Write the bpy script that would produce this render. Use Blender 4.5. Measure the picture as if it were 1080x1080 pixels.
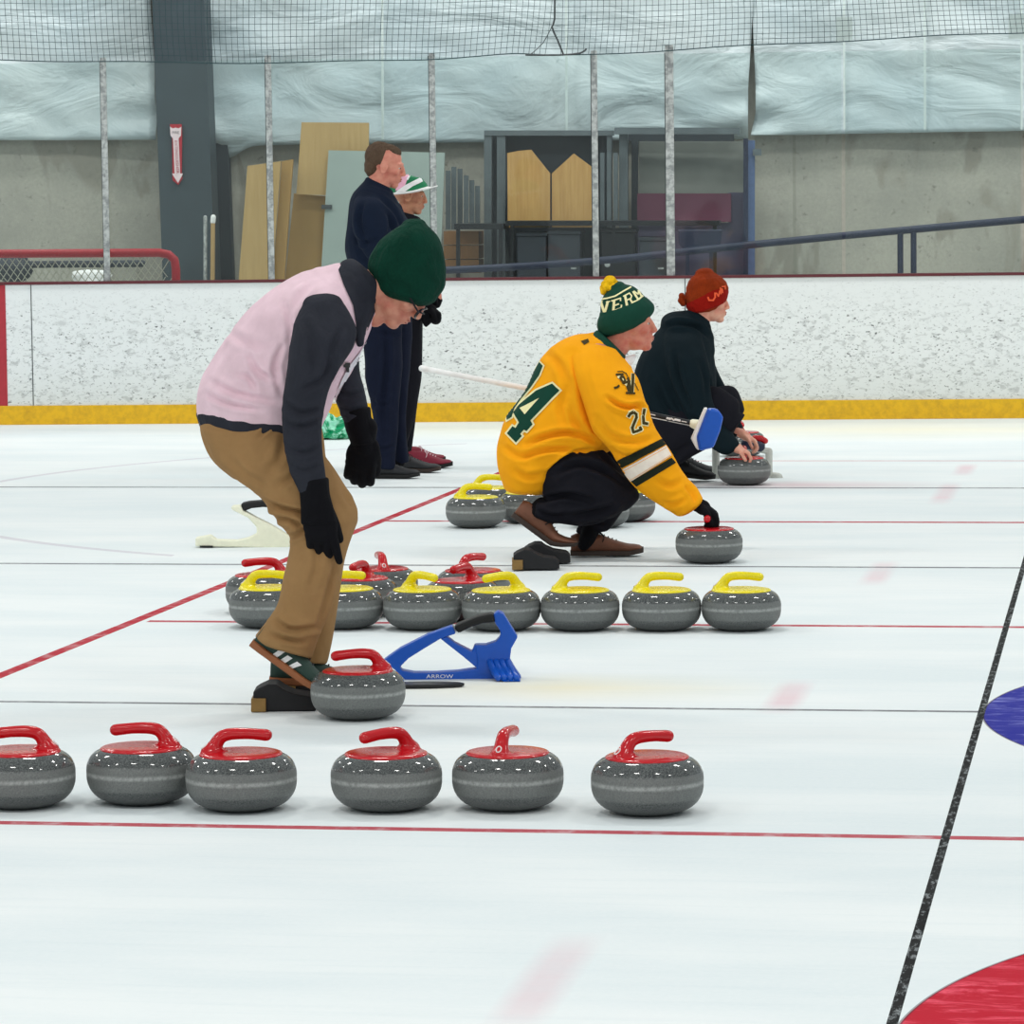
import bpy, bmesh, math, random
import numpy as np
from mathutils import Vector, Matrix, noise
from mathutils.bvhtree import BVHTree
random.seed(7)
for o in list(bpy.data.objects): bpy.data.objects.remove(o)
SC = bpy.context.scene
COL = SC.collection

# ------------------------------------------------------------------ camera
FPX = 4000.0
CAM = Vector((0, 0, 1.57))
YAW = math.radians(9.3); PIT = math.atan(332/4000); ROL = 0.0115
R0 = Vector((math.cos(YAW), math.sin(YAW), 0)); FH = Vector((-math.sin(YAW), math.cos(YAW), 0))
CF = FH*math.cos(PIT) - Vector((0, 0, 1))*math.sin(PIT)
U0 = R0.cross(CF)
_c = math.sqrt(1-ROL*ROL)
CR = R0*_c - U0*ROL; CU = U0*_c + R0*ROL
cd = bpy.data.cameras.new('camera'); cam = bpy.data.objects.new('camera', cd); COL.objects.link(cam)
mw = Matrix((CR, CU, -CF)).transposed().to_4x4(); mw.translation = CAM
cam.matrix_world = mw
cd.sensor_width = 36; cd.lens = 36*FPX/1080; cd.clip_start = 0.1; cd.clip_end = 200
SC.camera = cam

# ------------------------------------------------------------------ light
w = bpy.data.worlds.new('world'); SC.world = w; w.use_nodes = True
w.node_tree.nodes['Background'].inputs[0].default_value = (0.86, 0.96, 1.0, 1)
w.node_tree.nodes['Background'].inputs[1].default_value = 0.40
SC.view_settings.view_transform = 'Standard'; SC.view_settings.look = 'None'
SC.view_settings.exposure = 0.0; SC.view_settings.gamma = 1; SC.view_settings.use_curve_mapping = False
def area(name, loc, sx, sy, e, rot=(0, 0, 0), col=(1, 0.985, 0.95)):
    l = bpy.data.lights.new(name, 'AREA'); l.shape = 'RECTANGLE'; l.size = sx; l.size_y = sy; l.energy = e; l.color = col
    o = bpy.data.objects.new(name, l); o.location = loc; o.rotation_euler = rot; COL.objects.link(o); return o
LE = 141
for iy in range(4):            # rows of high-bay lamps over the ice
    for ix in range(5):
        area('ceiling_lamp', (-14.5+ix*5.6, -5+iy*9.6, 7.5), 1.3, 0.6, LE)

for ix in range(6):            # added lamps, unseen, that brighten the wall behind the boards
    area('wall_fill_lamp', (-13+ix*3.6, 27.6, 6.0), 1.2, 0.4, 70, (math.radians(25), 0, 0))

# ------------------------------------------------------------------ node helpers
class NT:
    def __init__(s, name):
        s.m = bpy.data.materials.new(name); s.m.use_nodes = True; s.t = s.m.node_tree; s.n = s.t.nodes; s.l = s.t.links
        s.b = s.n['Principled BSDF']; s.out = s.n['Material Output']; s.geo = None; s.tc = None
    def put(s, sock, v):
        if hasattr(v, 'is_output') or isinstance(v, bpy.types.NodeSocket): s.l.new(v, sock)
        else:
            if isinstance(v, (tuple, list)) and len(v) == 3 and sock.type == 'RGBA': v = (*v, 1)
            sock.default_value = v
    def math(s, op, a, b=0.0, c=0.0, clamp=False):
        n = s.n.new('ShaderNodeMath'); n.operation = op; n.use_clamp = clamp
        s.put(n.inputs[0], a); s.put(n.inputs[1], b); s.put(n.inputs[2], c); return n.outputs[0]
    def mix(s, f, a, b, mode='MIX'):
        n = s.n.new('ShaderNodeMix'); n.data_type = 'RGBA'; n.blend_type = mode
        s.put(n.inputs[0], f); s.put(n.inputs[6], a); s.put(n.inputs[7], b); return n.outputs[2]
    def pos(s):
        if not s.geo: s.geo = s.n.new('ShaderNodeNewGeometry')
        return s.geo.outputs['Position']
    def obj(s):
        if not s.tc: s.tc = s.n.new('ShaderNodeTexCoord')
        return s.tc.outputs['Object']
    def xyz(s, v):
        n = s.n.new('ShaderNodeSeparateXYZ'); s.l.new(v, n.inputs[0]); return n.outputs
    def scale(s, v, sc, rot=(0, 0, 0)):
        n = s.n.new('ShaderNodeMapping'); s.l.new(v, n.inputs[0]); n.inputs['Scale'].default_value = sc; n.inputs['Rotation'].default_value = rot; return n.outputs[0]
    def noise(s, v, scale, detail=3, rough=0.55, dist=0.0):
        n = s.n.new('ShaderNodeTexNoise'); s.l.new(v, n.inputs['Vector']); n.inputs['Scale'].default_value = scale
        n.inputs['Detail'].default_value = detail; n.inputs['Roughness'].default_value = rough; n.inputs['Distortion'].default_value = dist; return n.outputs[0]
    def vor(s, v, scale, out=0, feat='F1'):
        n = s.n.new('ShaderNodeTexVoronoi'); n.feature = feat; s.l.new(v, n.inputs['Vector']); n.inputs['Scale'].default_value = scale; return n.outputs[out]
    def ramp(s, v, lo, hi, a=0.0, b=1.0):
        n = s.n.new('ShaderNodeMapRange'); s.put(n.inputs[0], v); n.inputs[1].default_value = lo; n.inputs[2].default_value = hi
        n.inputs[3].default_value = a; n.inputs[4].default_value = b; n.clamp = True; return n.outputs[0]
    def bump(s, h, strength=0.3, dist=0.01):
        n = s.n.new('ShaderNodeBump'); s.l.new(h, n.inputs['Height']); n.inputs['Strength'].default_value = strength; n.inputs['Distance'].default_value = dist
        s.l.new(n.outputs[0], s.b.inputs['Normal']); return n
    def fin(s, col=None, rough=None, spec=None, metal=None, coat=None, sheen=None):
        if col is not None: s.put(s.b.inputs['Base Color'], col)
        if rough is not None: s.put(s.b.inputs['Roughness'], rough)
        if spec is not None: s.put(s.b.inputs['Specular IOR Level'], spec)
        if metal is not None: s.put(s.b.inputs['Metallic'], metal)
        if coat is not None: s.put(s.b.inputs['Coat Weight'], coat)
        if sheen is not None: s.put(s.b.inputs['Sheen Weight'], sheen); s.b.inputs['Sheen Roughness'].default_value = 0.5
        return s.m
def srgb(r, g, b):
    f = lambda c: ((c/255+0.055)/1.055)**2.4 if c/255 > 0.04045 else c/255/12.92
    return (f(r), f(g), f(b))
def plain(name, rgb, rough=0.6, spec=0.4, metal=0.0, var=0.06, vs=30, **k):
    t = NT(name); c = srgb(*rgb); n = t.noise(t.obj(), vs)
    d = tuple(x*(1-3*var) for x in c); l = tuple(min(1, x*(1+3*var)) for x in c)
    return t.fin(t.mix(n, d, l), rough, spec, metal, **k)
def cloth(name, rgb, weave=500, fold=9, var=0.10, rough=0.92, bs=0.35, spec=0.15, sheen=0.0):
    t = NT(name); c = srgb(*rgb); n = t.noise(t.obj(), 14, 4)
    d = tuple(x*(1-2*var) for x in c); l = tuple(min(1, x*(1+2*var)) for x in c)
    h = t.math('ADD', t.math('MULTIPLY', t.noise(t.obj(), weave, 2), 0.12), t.noise(t.scale(t.obj(), (1, 1, 0.5)), fold, 3, 0.5, 0.6))
    t.bump(h, bs, 0.02)
    return t.fin(t.mix(n, d, l), rough, spec, sheen=sheen)

# ------------------------------------------------------------------ materials
M = {}
def mk_granite():
    t = NT('granite'); z = t.xyz(t.obj())[2]
    n1 = t.noise(t.obj(), 260, 2, 0.7); n2 = t.noise(t.obj(), 90, 3, 0.7); n3 = t.noise(t.obj(), 16, 3)
    base = t.mix(t.ramp(n1, 0.36, 0.66), srgb(58, 61, 62), srgb(112, 115, 113))
    base = t.mix(t.ramp(n2, 0.6, 0.75, 0, 0.25), base, srgb(165, 168, 162))
    base = t.mix(t.ramp(n3, 0.35, 0.7, 0, 0.25), base, srgb(60, 62, 62))
    # worn striking band round the middle: rougher and paler in a narrow ring
    band = t.math('MULTIPLY', t.ramp(z, 0.040, 0.048), t.ramp(z, 0.112, 0.104))
    ring = t.math('MULTIPLY', t.ramp(z, 0.074, 0.080), t.ramp(z, 0.090, 0.084))
    ringn = t.math('MULTIPLY', ring, t.ramp(n2, 0.35, 0.6, 0.25, 0.8))
    base = t.mix(t.math('MULTIPLY', band, 0.42), base, srgb(136, 139, 136))
    base = t.mix(ringn, base, srgb(172, 175, 172))
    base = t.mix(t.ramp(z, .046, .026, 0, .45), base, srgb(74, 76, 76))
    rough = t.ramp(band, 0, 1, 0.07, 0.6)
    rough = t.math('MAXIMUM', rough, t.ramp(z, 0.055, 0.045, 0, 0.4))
    return t.fin(base, rough, 0.5)
M['granite'] = mk_granite()
def gloss(name, rgb, r=0.12):
    t = NT(name); c = srgb(*rgb); n = t.noise(t.obj(), 40)
    return t.fin(t.mix(n, tuple(x*0.9 for x in c), tuple(min(1, x*1.08) for x in c)), t.ramp(t.noise(t.obj(), 60), 0.3, 0.7, r, r+0.1), 0.5)
M['red_plastic'] = gloss('red_plastic', (196, 20, 30)); M['yellow_plastic'] = gloss('yellow_plastic', (238, 220, 18), 0.22)
M['white_mark'] = plain('white_mark', (235, 228, 225), 0.5)
def mk_ice():
    t = NT('ice'); x, y, z = t.xyz(t.pos())
    nb = t.noise(t.scale(t.pos(), (0.6, 1.6, 1)), 1.2, 4); nf = t.noise(t.pos(), 60, 3)
    ns = t.noise(t.scale(t.pos(), (0.5, 9, 1)), 2.2, 4, 0.65)
    col = t.mix(t.ramp(nb, 0.35, 0.65), srgb(222, 231, 233), srgb(234, 239, 239))
    col = t.mix(t.ramp(ns, 0.52, 0.75, 0, 0.35), col, srgb(212, 223, 226))
    col = t.mix(t.ramp(nf, 0.3, 0.8, 0, 0.2), col, srgb(246, 248, 248))
    # faint worn-out pink marks under the sheets and soft yellowish and pinkish patches
    for (cx, cy, hy) in ((-1.16, 7.45, .5), (-1.06, 11.8, .45), (-1.03, 15.7, .55), (-0.96, 19.9, .8), (-0.93, 21.6, .5)):
        m = t.math('MULTIPLY', t.ramp(t.math('ABSOLUTE', t.math('SUBTRACT', x, cx)), 0.02, 0.07, 1, 0), t.ramp(t.math('ABSOLUTE', t.math('SUBTRACT', y, cy)), hy*0.4, hy, 1, 0))
        col = t.mix(t.math('MULTIPLY', m, t.ramp(nb, 0.3, 0.7, 0.2, 0.5)), col, srgb(222, 170, 182))
    def tint_patch(cx, cy, hx, hy, c, s):
        m = t.math('MULTIPLY', t.ramp(t.math('ABSOLUTE', t.math('SUBTRACT', x, cx)), 0, hx, 1, 0), t.ramp(t.math('ABSOLUTE', t.math('SUBTRACT', y, cy)), 0, hy, 1, 0))
        return t.mix(t.math('MULTIPLY', m, s), col, c)
    col = tint_patch(-1.8, 11.95, 0.75, 0.4, srgb(240, 226, 180), 0.55)
    col = tint_patch(-1.8, 20.45, 0.9, 0.35, srgb(214, 180, 185), 0.7)
    col = tint_patch(-1.5, 25.3, 3, 1.3, srgb(238, 230, 196), 0.6)
    col = tint_patch(-4.5, 25.4, 2.5, 1.2, srgb(238, 236, 210), 0.5)
    def line(v, c, w): return t.math('COMPARE', v, c, w/2)
    def paint(mask, c, k): 
        nonlocal col
        col = t.mix(t.math('MULTIPLY', mask, k), col, c)
    worn = t.ramp(t.noise(t.pos(), 9, 4, 0.7), 0.36, 0.5, 0.72, 1.0)
    right = t.math('GREATER_THAN', x, -3.64)
    for yy, wd in ((9.21, .052), (13.745, .06), (18.13, .075), (22.31, .06)):
        paint(t.math('MULTIPLY', line(y, yy, wd), right), srgb(182, 48, 66), t.math('MULTIPLY', worn, 0.92 if yy < 19 else .5))
    for yy, wd in ((11.48, .038), (15.93, .05), (20.25, .06)):
        paint(line(y, yy, wd), srgb(92, 92, 98), t.math('MULTIPLY', worn, 0.85))
    # left red line and its skew
    xl = t.math('SUBTRACT', x, t.math('MULTIPLY', t.math('SUBTRACT', y, 12.13), 0.0175))
    paint(line(xl, -3.72, .05), srgb(180, 42, 58), worn)
    # faint old hockey circle
    dx = t.math('ADD', x, 1.95); dy = t.math('SUBTRACT', y, 20.1)
    rr = t.math('SQRT', t.math('ADD', t.math('MULTIPLY', dx, dx), t.math('MULTIPLY', dy, dy)))
    paint(t.math('MULTIPLY', line(rr, 4.4, .06), t.math('LESS_THAN', x, -4.2)), srgb(190, 180, 192), 0.45)
    strk = t.noise(t.scale(t.pos(), (2.2, 7.0, 1), (0, 0, 0.25)), 2.6, 6, 0.7, 1.0)
    for cy, c1, c2 in ((11.48, srgb(34, 38, 146), srgb(136, 140, 208)), (6.92, srgb(190, 10, 42), srgb(240, 90, 112))):
        dx = t.math('SUBTRACT', x, 1.39); dy = t.math('SUBTRACT', y, cy)
        rr = t.math('SQRT', t.math('ADD', t.math('MULTIPLY', dx, dx), t.math('MULTIPLY', dy, dy)))
        c = t.mix(t.ramp(strk, 0.5, 0.68), c1, c2)
        col = t.mix(t.math('LESS_THAN', rr, 1.83), col, c)
        col = t.mix(t.math('MULTIPLY', t.math('COMPARE', rr, 1.83, 0.004), 0.6), col, srgb(60, 30, 50))
    chip = t.ramp(t.noise(t.scale(t.pos(), (12, 3, 1)), 5, 5, 0.75), 0.52, 0.62, 0, 0.8)
    blk = t.mix(chip, srgb(10, 11, 14), srgb(150, 156, 158))
    col = t.mix(line(x, -0.445, .022), col, blk)
    t.bump(t.noise(t.pos(), 120, 2), 0.15, 0.002)
    return t.fin(col, t.ramp(nb, 0.3, 0.7, 0.52, 0.62), 0.05)
M['ice'] = mk_ice()
def mk_boards():
    t = NT('board_plastic'); x, y, z = t.xyz(t.pos())
    v = t.scale(t.pos(), (1, 1, 1.8)); n = t.noise(v, 16, 4, 0.62, 0.8); n2 = t.noise(v, 42, 3, 0.6); n3 = t.noise(v, 7, 3)
    zz = t.math('SUBTRACT', z, t.math('MULTIPLY', x, 0.0))
    low = t.math('MULTIPLY', t.ramp(zz, 0.98, 0.6, 0.0, 1.0), t.ramp(n3, 0.3, 0.6, 0.6, 1.0))
    col = t.mix(t.math('MULTIPLY', t.ramp(n, 0.52, 0.64), low), srgb(236, 240, 240), srgb(196, 200, 200))
    col = t.mix(t.math('MULTIPLY', t.ramp(n2, 0.60, 0.68), t.ramp(zz, 1.0, 0.6, 0.1, 0.85)), col, srgb(120, 124, 126))
    col = t.mix(t.math('MULTIPLY', t.ramp(t.noise(v, 26, 2, 0.5), 0.68, 0.72), t.ramp(zz, 0.95, 0.7, 0.0, 0.9)), col, srgb(70, 74, 78))
    col = t.mix(t.ramp(zz, 0.45, 0.12, 0, 0.3), col, srgb(196, 200, 190))
    return t.fin(col, 0.45, 0.35)
M['boards'] = mk_boards()
t = NT('kick_plate'); n = t.noise(t.pos(), 18, 4, 0.7)
M['kick'] = t.fin(t.mix(t.ramp(n, 0.4, 0.75, 0, 0.8), srgb(236, 186, 22), srgb(196, 146, 26)), 0.45, 0.4)
M['cap_red'] = plain('cap_red', (96, 38, 46), 0.5); M['stripe_red'] = plain('stripe_red', (176, 48, 60), 0.5)
def mk_concrete():
    t = NT('concrete'); x, y, z = t.xyz(t.pos())
    n = t.noise(t.pos(), 1.1, 5, 0.6); n2 = t.noise(t.pos(), 14, 4, 0.7); n3 = t.noise(t.scale(t.pos(), (1, 1, .35)), 2.2, 3, .5, 1.5)
    col = t.mix(t.ramp(n, 0.3, 0.7), srgb(160, 159, 150), srgb(190, 187, 175))
    col = t.mix(t.ramp(n3, 0.54, 0.62, 0, 0.7), col, srgb(148, 144, 132))
    col = t.mix(t.ramp(n2, 0.62, 0.72, 0, 0.75), col, srgb(118, 115, 106)); col = t.mix(t.ramp(t.noise(t.pos(), 40, 3, .7), .3, .7, .0, .3), col, srgb(128, 127, 120))
    seam = t.math('COMPARE', t.math('PINGPONG', t.math('ADD', x, 0.35), 1.12), 0.0, 0.012)
    col = t.mix(t.math('MULTIPLY', seam, 0.5), col, srgb(140, 140, 128))
    return t.fin(col, 0.85, 0.2)
M['concrete'] = mk_concrete()
def mk_sheet():
    t = NT('vinyl_sheeting'); n = t.noise(t.pos(), 1.0, 4); n2 = t.noise(t.pos(), 9, 3, .6); v = t.scale(t.pos(), (.6, .6, 1.5), (0, .35, 0))
    x, y, z = t.xyz(t.pos())
    col = t.mix(t.ramp(n, 0.3, 0.7), srgb(172, 190, 196), srgb(194, 206, 208))
    col = t.mix(t.ramp(n2, 0.68, 0.75, 0, 0.5), col, srgb(128, 148, 150))
    h = t.math('ADD', t.noise(v, 1.9, 4, .5, 1.6), t.math('MULTIPLY', t.noise(t.pos(), 14, 3), .10))
    t.bump(h, 0.6, 0.07)
    return t.fin(col, 0.38, 0.5)
M['sheet'] = mk_sheet()
M['seam_tape'] = plain('seam_tape', (196, 210, 208), 0.4)
M['steel_dark'] = plain('steel_dark', (58, 70, 76), 0.55, var=0.1, vs=4)
M['recess_shade'] = plain('recess_shade', (42, 50, 56), 0.7)  # dark colour standing in for the shade inside openings
M['frame_grey'] = plain('frame_grey', (92, 102, 106), 0.6, var=.1, vs=8)
M['steel_blue'] = plain('steel_blue', (84, 104, 142), 0.5, var=.1)
M['rail_navy'] = plain('rail_navy', (34, 42, 66), 0.45, var=.12)
def wood(name, a, b, s=3):
    t = NT(name); v = t.scale(t.obj(), (14, 14, 0.9)); n = t.noise(v, s, 4, 0.6, 0.5); m = t.noise(t.obj(), 2.5, 3)
    return t.fin(t.mix(t.math('ADD', t.math('MULTIPLY', n, .7), t.math('MULTIPLY', m, .3)), srgb(*a), srgb(*b)), 0.7, 0.2)
M['ply'] = wood('plywood', (162, 132, 84), (206, 176, 124)); M['ply2'] = wood('plywood_dark', (148, 114, 66), (186, 152, 96))
M['pine'] = wood('pine_boards', (160, 108, 52), (232, 194, 126)); M['crate'] = wood('crate_wood', (96, 66, 38), (150, 108, 66))
M['whiteboard'] = plain('whiteboard', (158, 172, 166), 0.5, var=.05, vs=3); M['handle_wood'] = wood('handle_wood', (150, 122, 82), (190, 160, 112))
M['black_rubber'] = plain('black_rubber', (34, 34, 36), 0.7, .3); M['black_gloss'] = plain('black_gloss', (24, 26, 30), 0.35)
M['charcoal_box'] = plain('charcoal_box', (50, 56, 64), 0.6, var=.15, vs=6); M['maroon'] = plain('maroon_reflection', (104, 52, 74), 0.6, var=.1, vs=5)
M['purple'] = plain('purple_reflection', (84, 80, 104), 0.6, var=.1, vs=5); M['grey_panel'] = plain('grey_panel', (122, 126, 120), 0.7, var=.1, vs=4)
M['goal_red'] = plain('goal_red', (168, 26, 40), 0.4); M['net_white'] = plain('net_cord', (196, 192, 176), 0.8)
M['net_black'] = plain('net_black', (46, 70, 74), 0.8)
t = NT('post_paint'); n = t.noise(t.pos(), 26, 4, .7)
M['post'] = t.fin(t.mix(t.ramp(n, .42, .6), srgb(140, 144, 144), srgb(190, 194, 192)), .5, .4, .2)
M['post_edge'] = plain('post_edge', (64, 70, 72), 0.5)
M['blue_plastic'] = gloss('blue_plastic', (0, 84, 192), 0.3); M['cream_plastic'] = gloss('cream_plastic', (240, 240, 216), 0.35)
M['grip_black'] = plain('grip_black', (18, 19, 20), 0.6); M['pvc'] = plain('pvc_pipe', (196, 198, 190), 0.4)
M['skin'] = None
def skin(name, rgb, red):
    t = NT(name); n = t.noise(t.obj(), 26, 4); c = srgb(*rgb)
    t.b.inputs['Subsurface Weight'].default_value = 0.08; t.b.inputs['Subsurface Radius'].default_value = (.02, .008, .004)
    t.bump(t.noise(t.obj(), 160, 3), .15, .003)
    return t.fin(t.mix(t.ramp(n, .35, .7), c, srgb(*red)), 0.5, .35)
M['skin1'] = skin('skin_tan', (214, 152, 126), (196, 118, 98)); M['skin2'] = skin('skin_rosy', (214, 146, 122), (198, 108, 92))
M['skin3'] = skin('skin_fair', (228, 172, 146), (218, 140, 120)); M['skin4'] = skin('skin_pinkish', (220, 150, 128), (206, 122, 104)); M['skin5'] = skin('skin_warm', (196, 140, 108), (176, 112, 88))
M['lip'] = plain('lip', (168, 84, 78), .5); M['eye_white'] = plain('eye_white', (196, 184, 174), .3); M['iris'] = plain('iris', (50, 40, 34), .2)
M['pink_fleece'] = cloth('pink_fleece', (240, 206, 216), fold=11, bs=.45); M['charcoal_knit'] = cloth('charcoal_knit', (46, 48, 56), fold=12, weave=260, bs=.6, var=.14)
M['khaki'] = cloth('khaki_corduroy', (160, 124, 82), fold=9, bs=.6); M['green_knit'] = cloth('green_knit', (8, 56, 42), weave=170, fold=26, bs=.9, var=.2)
M['black_knit'] = cloth('black_knit', (16, 16, 20), fold=25); M['white_trim'] = cloth('white_trim', (232, 226, 232))
M['gold_jersey'] = cloth('gold_jersey', (255, 168, 20), fold=7, bs=.55, var=.05); M['black_cloth'] = cloth('black_cloth', (25, 25, 32), fold=9, bs=.6)
M['dk_green'] = plain('dark_green_print', (10, 62, 48), .8, .2); M['cream_print'] = plain('cream_print', (244, 232, 178), .8, .2); M['brown_print'] = plain('brown_print', (66, 56, 24), .8, .2); M['stripe_dark'] = plain('sleeve_stripe_dark', (28, 34, 22), .85, .2)
M['white_print'] = plain('white_print', (248, 228, 214), .8, .2)
M['hoodie'] = cloth('teal_black_fleece', (14, 28, 34), fold=10); M['orange_knit'] = cloth('rust_knit', (138, 48, 12), weave=300, fold=60, var=.22, bs=.5)
M['orange_light'] = plain('orange_light', (240, 92, 50), .8); M['rust_red'] = cloth('rust_red_band', (146, 20, 10), weave=300, fold=50)
M['navy'] = cloth('navy_fleece', (20, 30, 48), fold=9); M['navy_pants'] = cloth('navy_trousers', (20, 26, 44), fold=9)
M['hair_brown'] = cloth('brown_hair', (92, 74, 60), weave=200, fold=60, bs=.8); M['hair_grey'] = cloth('grey_hair', (128, 120, 112), weave=200, fold=60)
M['shoe_green'] = plain('shoe_green', (42, 66, 58), .7); M['gum'] = plain('gum_sole', (150, 92, 56), .6); M['shoe_brown'] = plain('shoe_brown', (112, 70, 50), .6, var=.12); M['sole_dark'] = plain('sole_dark', (58, 46, 40), .7)
M['shoe_black'] = plain('shoe_black', (34, 35, 38), .6); M['shoe_maroon'] = plain('shoe_maroon', (128, 24, 48), .6); M['lace_pale'] = plain('lace_pale', (216, 190, 196), .7); M['lace_black'] = plain('lace_black', (18, 18, 18), .7)
M['glasses'] = plain('glasses_black', (20, 20, 24), .3); M['hat_green'] = plain('hat_green', (10, 124, 78), .6); M['hat_white'] = plain('hat_white', (240, 240, 238), .6); M['hat_pink'] = plain('hat_pink', (244, 178, 200), .6)
M['pompom'] = cloth('pompom_yarn', (252, 190, 24), weave=200, fold=60, bs=.9); M['wood_block'] = plain('wood_block', (134, 104, 56), .7, var=.12, vs=20)
M['sign_red'] = plain('sign_red', (176, 34, 50), .5); M['sign_white'] = plain('sign_white', (236, 216, 220), .5)
t = NT('green_wrap'); n = t.noise(t.obj(), 9, 3, .5, 1.5)
M['green_wrap'] = t.fin(t.mix(t.ramp(n, .45, .55), srgb(16, 158, 104), srgb(170, 240, 212)), .25, .5)
M['gold_lens'] = plain('clear_lens', (200, 190, 190), .1)
def mk_glass():
    t = NT('rink_glass'); n = t.n
    tr = n.new('ShaderNodeBsdfTransparent'); tr.inputs[0].default_value = (.93, .965, .955, 1)
    gl = n.new('ShaderNodeBsdfGlossy'); gl.inputs['Roughness'].default_value = .03
    df = n.new('ShaderNodeBsdfDiffuse'); df.inputs[0].default_value = (.8, .85, .85, 1)
    fr = n.new('ShaderNodeFresnel'); fr.inputs[0].default_value = 1.45
    m1 = n.new('ShaderNodeMixShader'); m1.inputs[0].default_value = .012
    m2 = n.new('ShaderNodeMixShader'); t.l.new(fr.outputs[0], m2.inputs[0])
    t.l.new(tr.outputs[0], m1.inputs[1]); t.l.new(df.outputs[0], m1.inputs[2]); t.l.new(m1.outputs[0], m2.inputs[1]); t.l.new(gl.outputs[0], m2.inputs[2])
    t.l.new(m2.outputs[0], t.out.inputs[0]); n.remove(t.b); return t.m
M['glass'] = mk_glass()

# ------------------------------------------------------------------ geometry kit
def ray(px, py): return CF + CR*((px-540)/FPX) - CU*((py-540)/FPX)
def P(px, py, D): return CAM + ray(px, py)*D           # D = distance in front of the camera (metres)
def G(px, py, z=0.0):
    d = ray(px, py); return CAM + d*((z-CAM.z)/d.z)
def depth(q): return (q-CAM).dot(CF)
def empty(name, loc, label=None, cat=None, group=None, rz=0):
    o = bpy.data.objects.new(name, None); COL.objects.link(o); o.location = loc; o.rotation_euler.z = rz; o.empty_display_size = .1
    return tag(o, label, cat, group)
def tag(o, label=None, cat=None, group=None, kind=None):
    if label: o['label'] = label
    if cat: o['category'] = cat
    if group: o['group'] = group
    if kind: o['kind'] = kind
    return o
class Acc:
    def __init__(s): s.v = []; s.f = []
    def add(s, v, f):
        k = len(s.v); s.v += [Vector(p) for p in v]; s.f += [tuple(i+k for i in q) for q in f]; return s
    def box(s, c, h, rot=None, taper=1.0):
        R = rot or Matrix.Identity(3); c = Vector(c); vs = []
        for z in (-1, 1):
            k = taper if z > 0 else 1
            for x, y in ((-1, -1), (1, -1), (1, 1), (-1, 1)): vs.append(c + R @ Vector((x*h[0]*k, y*h[1]*k, z*h[2])))
        return s.add(vs, [(3, 2, 1, 0), (4, 5, 6, 7), (0, 1, 5, 4), (1, 2, 6, 5), (2, 3, 7, 6), (3, 0, 4, 7)])
    def rings(s, R, close=True):
        n = len(R[0]); v = [p for r in R for p in r]; f = []
        for i in range(len(R)-1):
            for j in range(n): a = i*n+j; b = i*n+(j+1) % n; f.append((a, b, b+n, a+n))
        if close:
            k = len(v); v += [sum((Vector(p) for p in R[0]), Vector())/n, sum((Vector(p) for p in R[-1]), Vector())/n]
            m = (len(R)-1)*n
            for j in range(n): f.append((k, (j+1) % n, j)); f.append((k+1, m+j, m+(j+1) % n))
        return s.add(v, f)
    def ell(s, c, ax, n=20, m=12):
        c = Vector(c); a, b, d = [Vector(q) for q in ax]; R = []
        for i in range(1, m):
            t = math.pi*i/m
            R.append([c + d*(-math.cos(t)) + (a*math.cos(2*math.pi*j/n) + b*math.sin(2*math.pi*j/n))*math.sin(t) for j in range(n)])
        return s.rings(R)
    def ball(s, c, r, n=16): return s.ell(c, ((r, 0, 0), (0, r, 0), (0, 0, r)), n, n//2+2)
    def tube(s, pts, rad, n=12, sub=1, round_end=True, flat=None):
        pts = [Vector(p) for p in pts]
        if not isinstance(rad, (list, tuple)): rad = [rad]*len(pts)
        if sub > 1: pts, rad = smooth(pts, rad, sub)
        if round_end:
            t0 = (pts[0]-pts[1]).normalized(); t1 = (pts[-1]-pts[-2]).normalized(); r0, r1 = rad[0], rad[-1]
            pre = [(pts[0]+t0*r0*math.sin(a), r0*math.cos(a)) for a in (1.35, .9, .45)]
            post = [(pts[-1]+t1*r1*math.sin(a), r1*math.cos(a)) for a in (.45, .9, 1.35)]
            pts = [p for p, r in pre]+pts+[p for p, r in post]; rad = [r for p, r in pre]+list(rad)+[r for p, r in post]
        R = []; up = None
        for i, p in enumerate(pts):
            t = (pts[min(i+1, len(pts)-1)]-pts[max(i-1, 0)]).normalized()
            if up is None:
                up = Vector((0, 0, 1)) if abs(t.z) < .9 else Vector((1, 0, 0))
            sd = t.cross(up).normalized(); up = sd.cross(t).normalized()
            R.append([p + (sd*math.cos(2*math.pi*j/n) + up*math.sin(2*math.pi*j/n))*rad[i] for j in range(n)])
        return s.rings(R)
    def lathe(s, prof, c=(0, 0, 0), n=48):
        c = Vector(c)
        return s.rings([[c+Vector((r*math.cos(2*math.pi*j/n), r*math.sin(2*math.pi*j/n), z)) for j in range(n)] for r, z in prof])
    def prism(s, poly, mapf, d0, d1):
        n = len(poly); v = [mapf(x, y, d0) for x, y in poly]+[mapf(x, y, d1) for x, y in poly]
        f = [tuple(range(n))[::-1], tuple(range(n, 2*n))]+[(i, (i+1) % n, (i+1) % n+n, i+n) for i in range(n)]
        return s.add(v, f)
    def mesh(s, name='m', origin=None):
        o = origin or Vector((0, 0, 0))
        me = bpy.data.meshes.new(name); me.from_pydata([tuple(p-o) for p in s.v], [], s.f); me.validate()
        bm = bmesh.new(); bm.from_mesh(me); bmesh.ops.recalc_face_normals(bm, faces=bm.faces); bm.to_mesh(me); bm.free()
        return me
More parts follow.
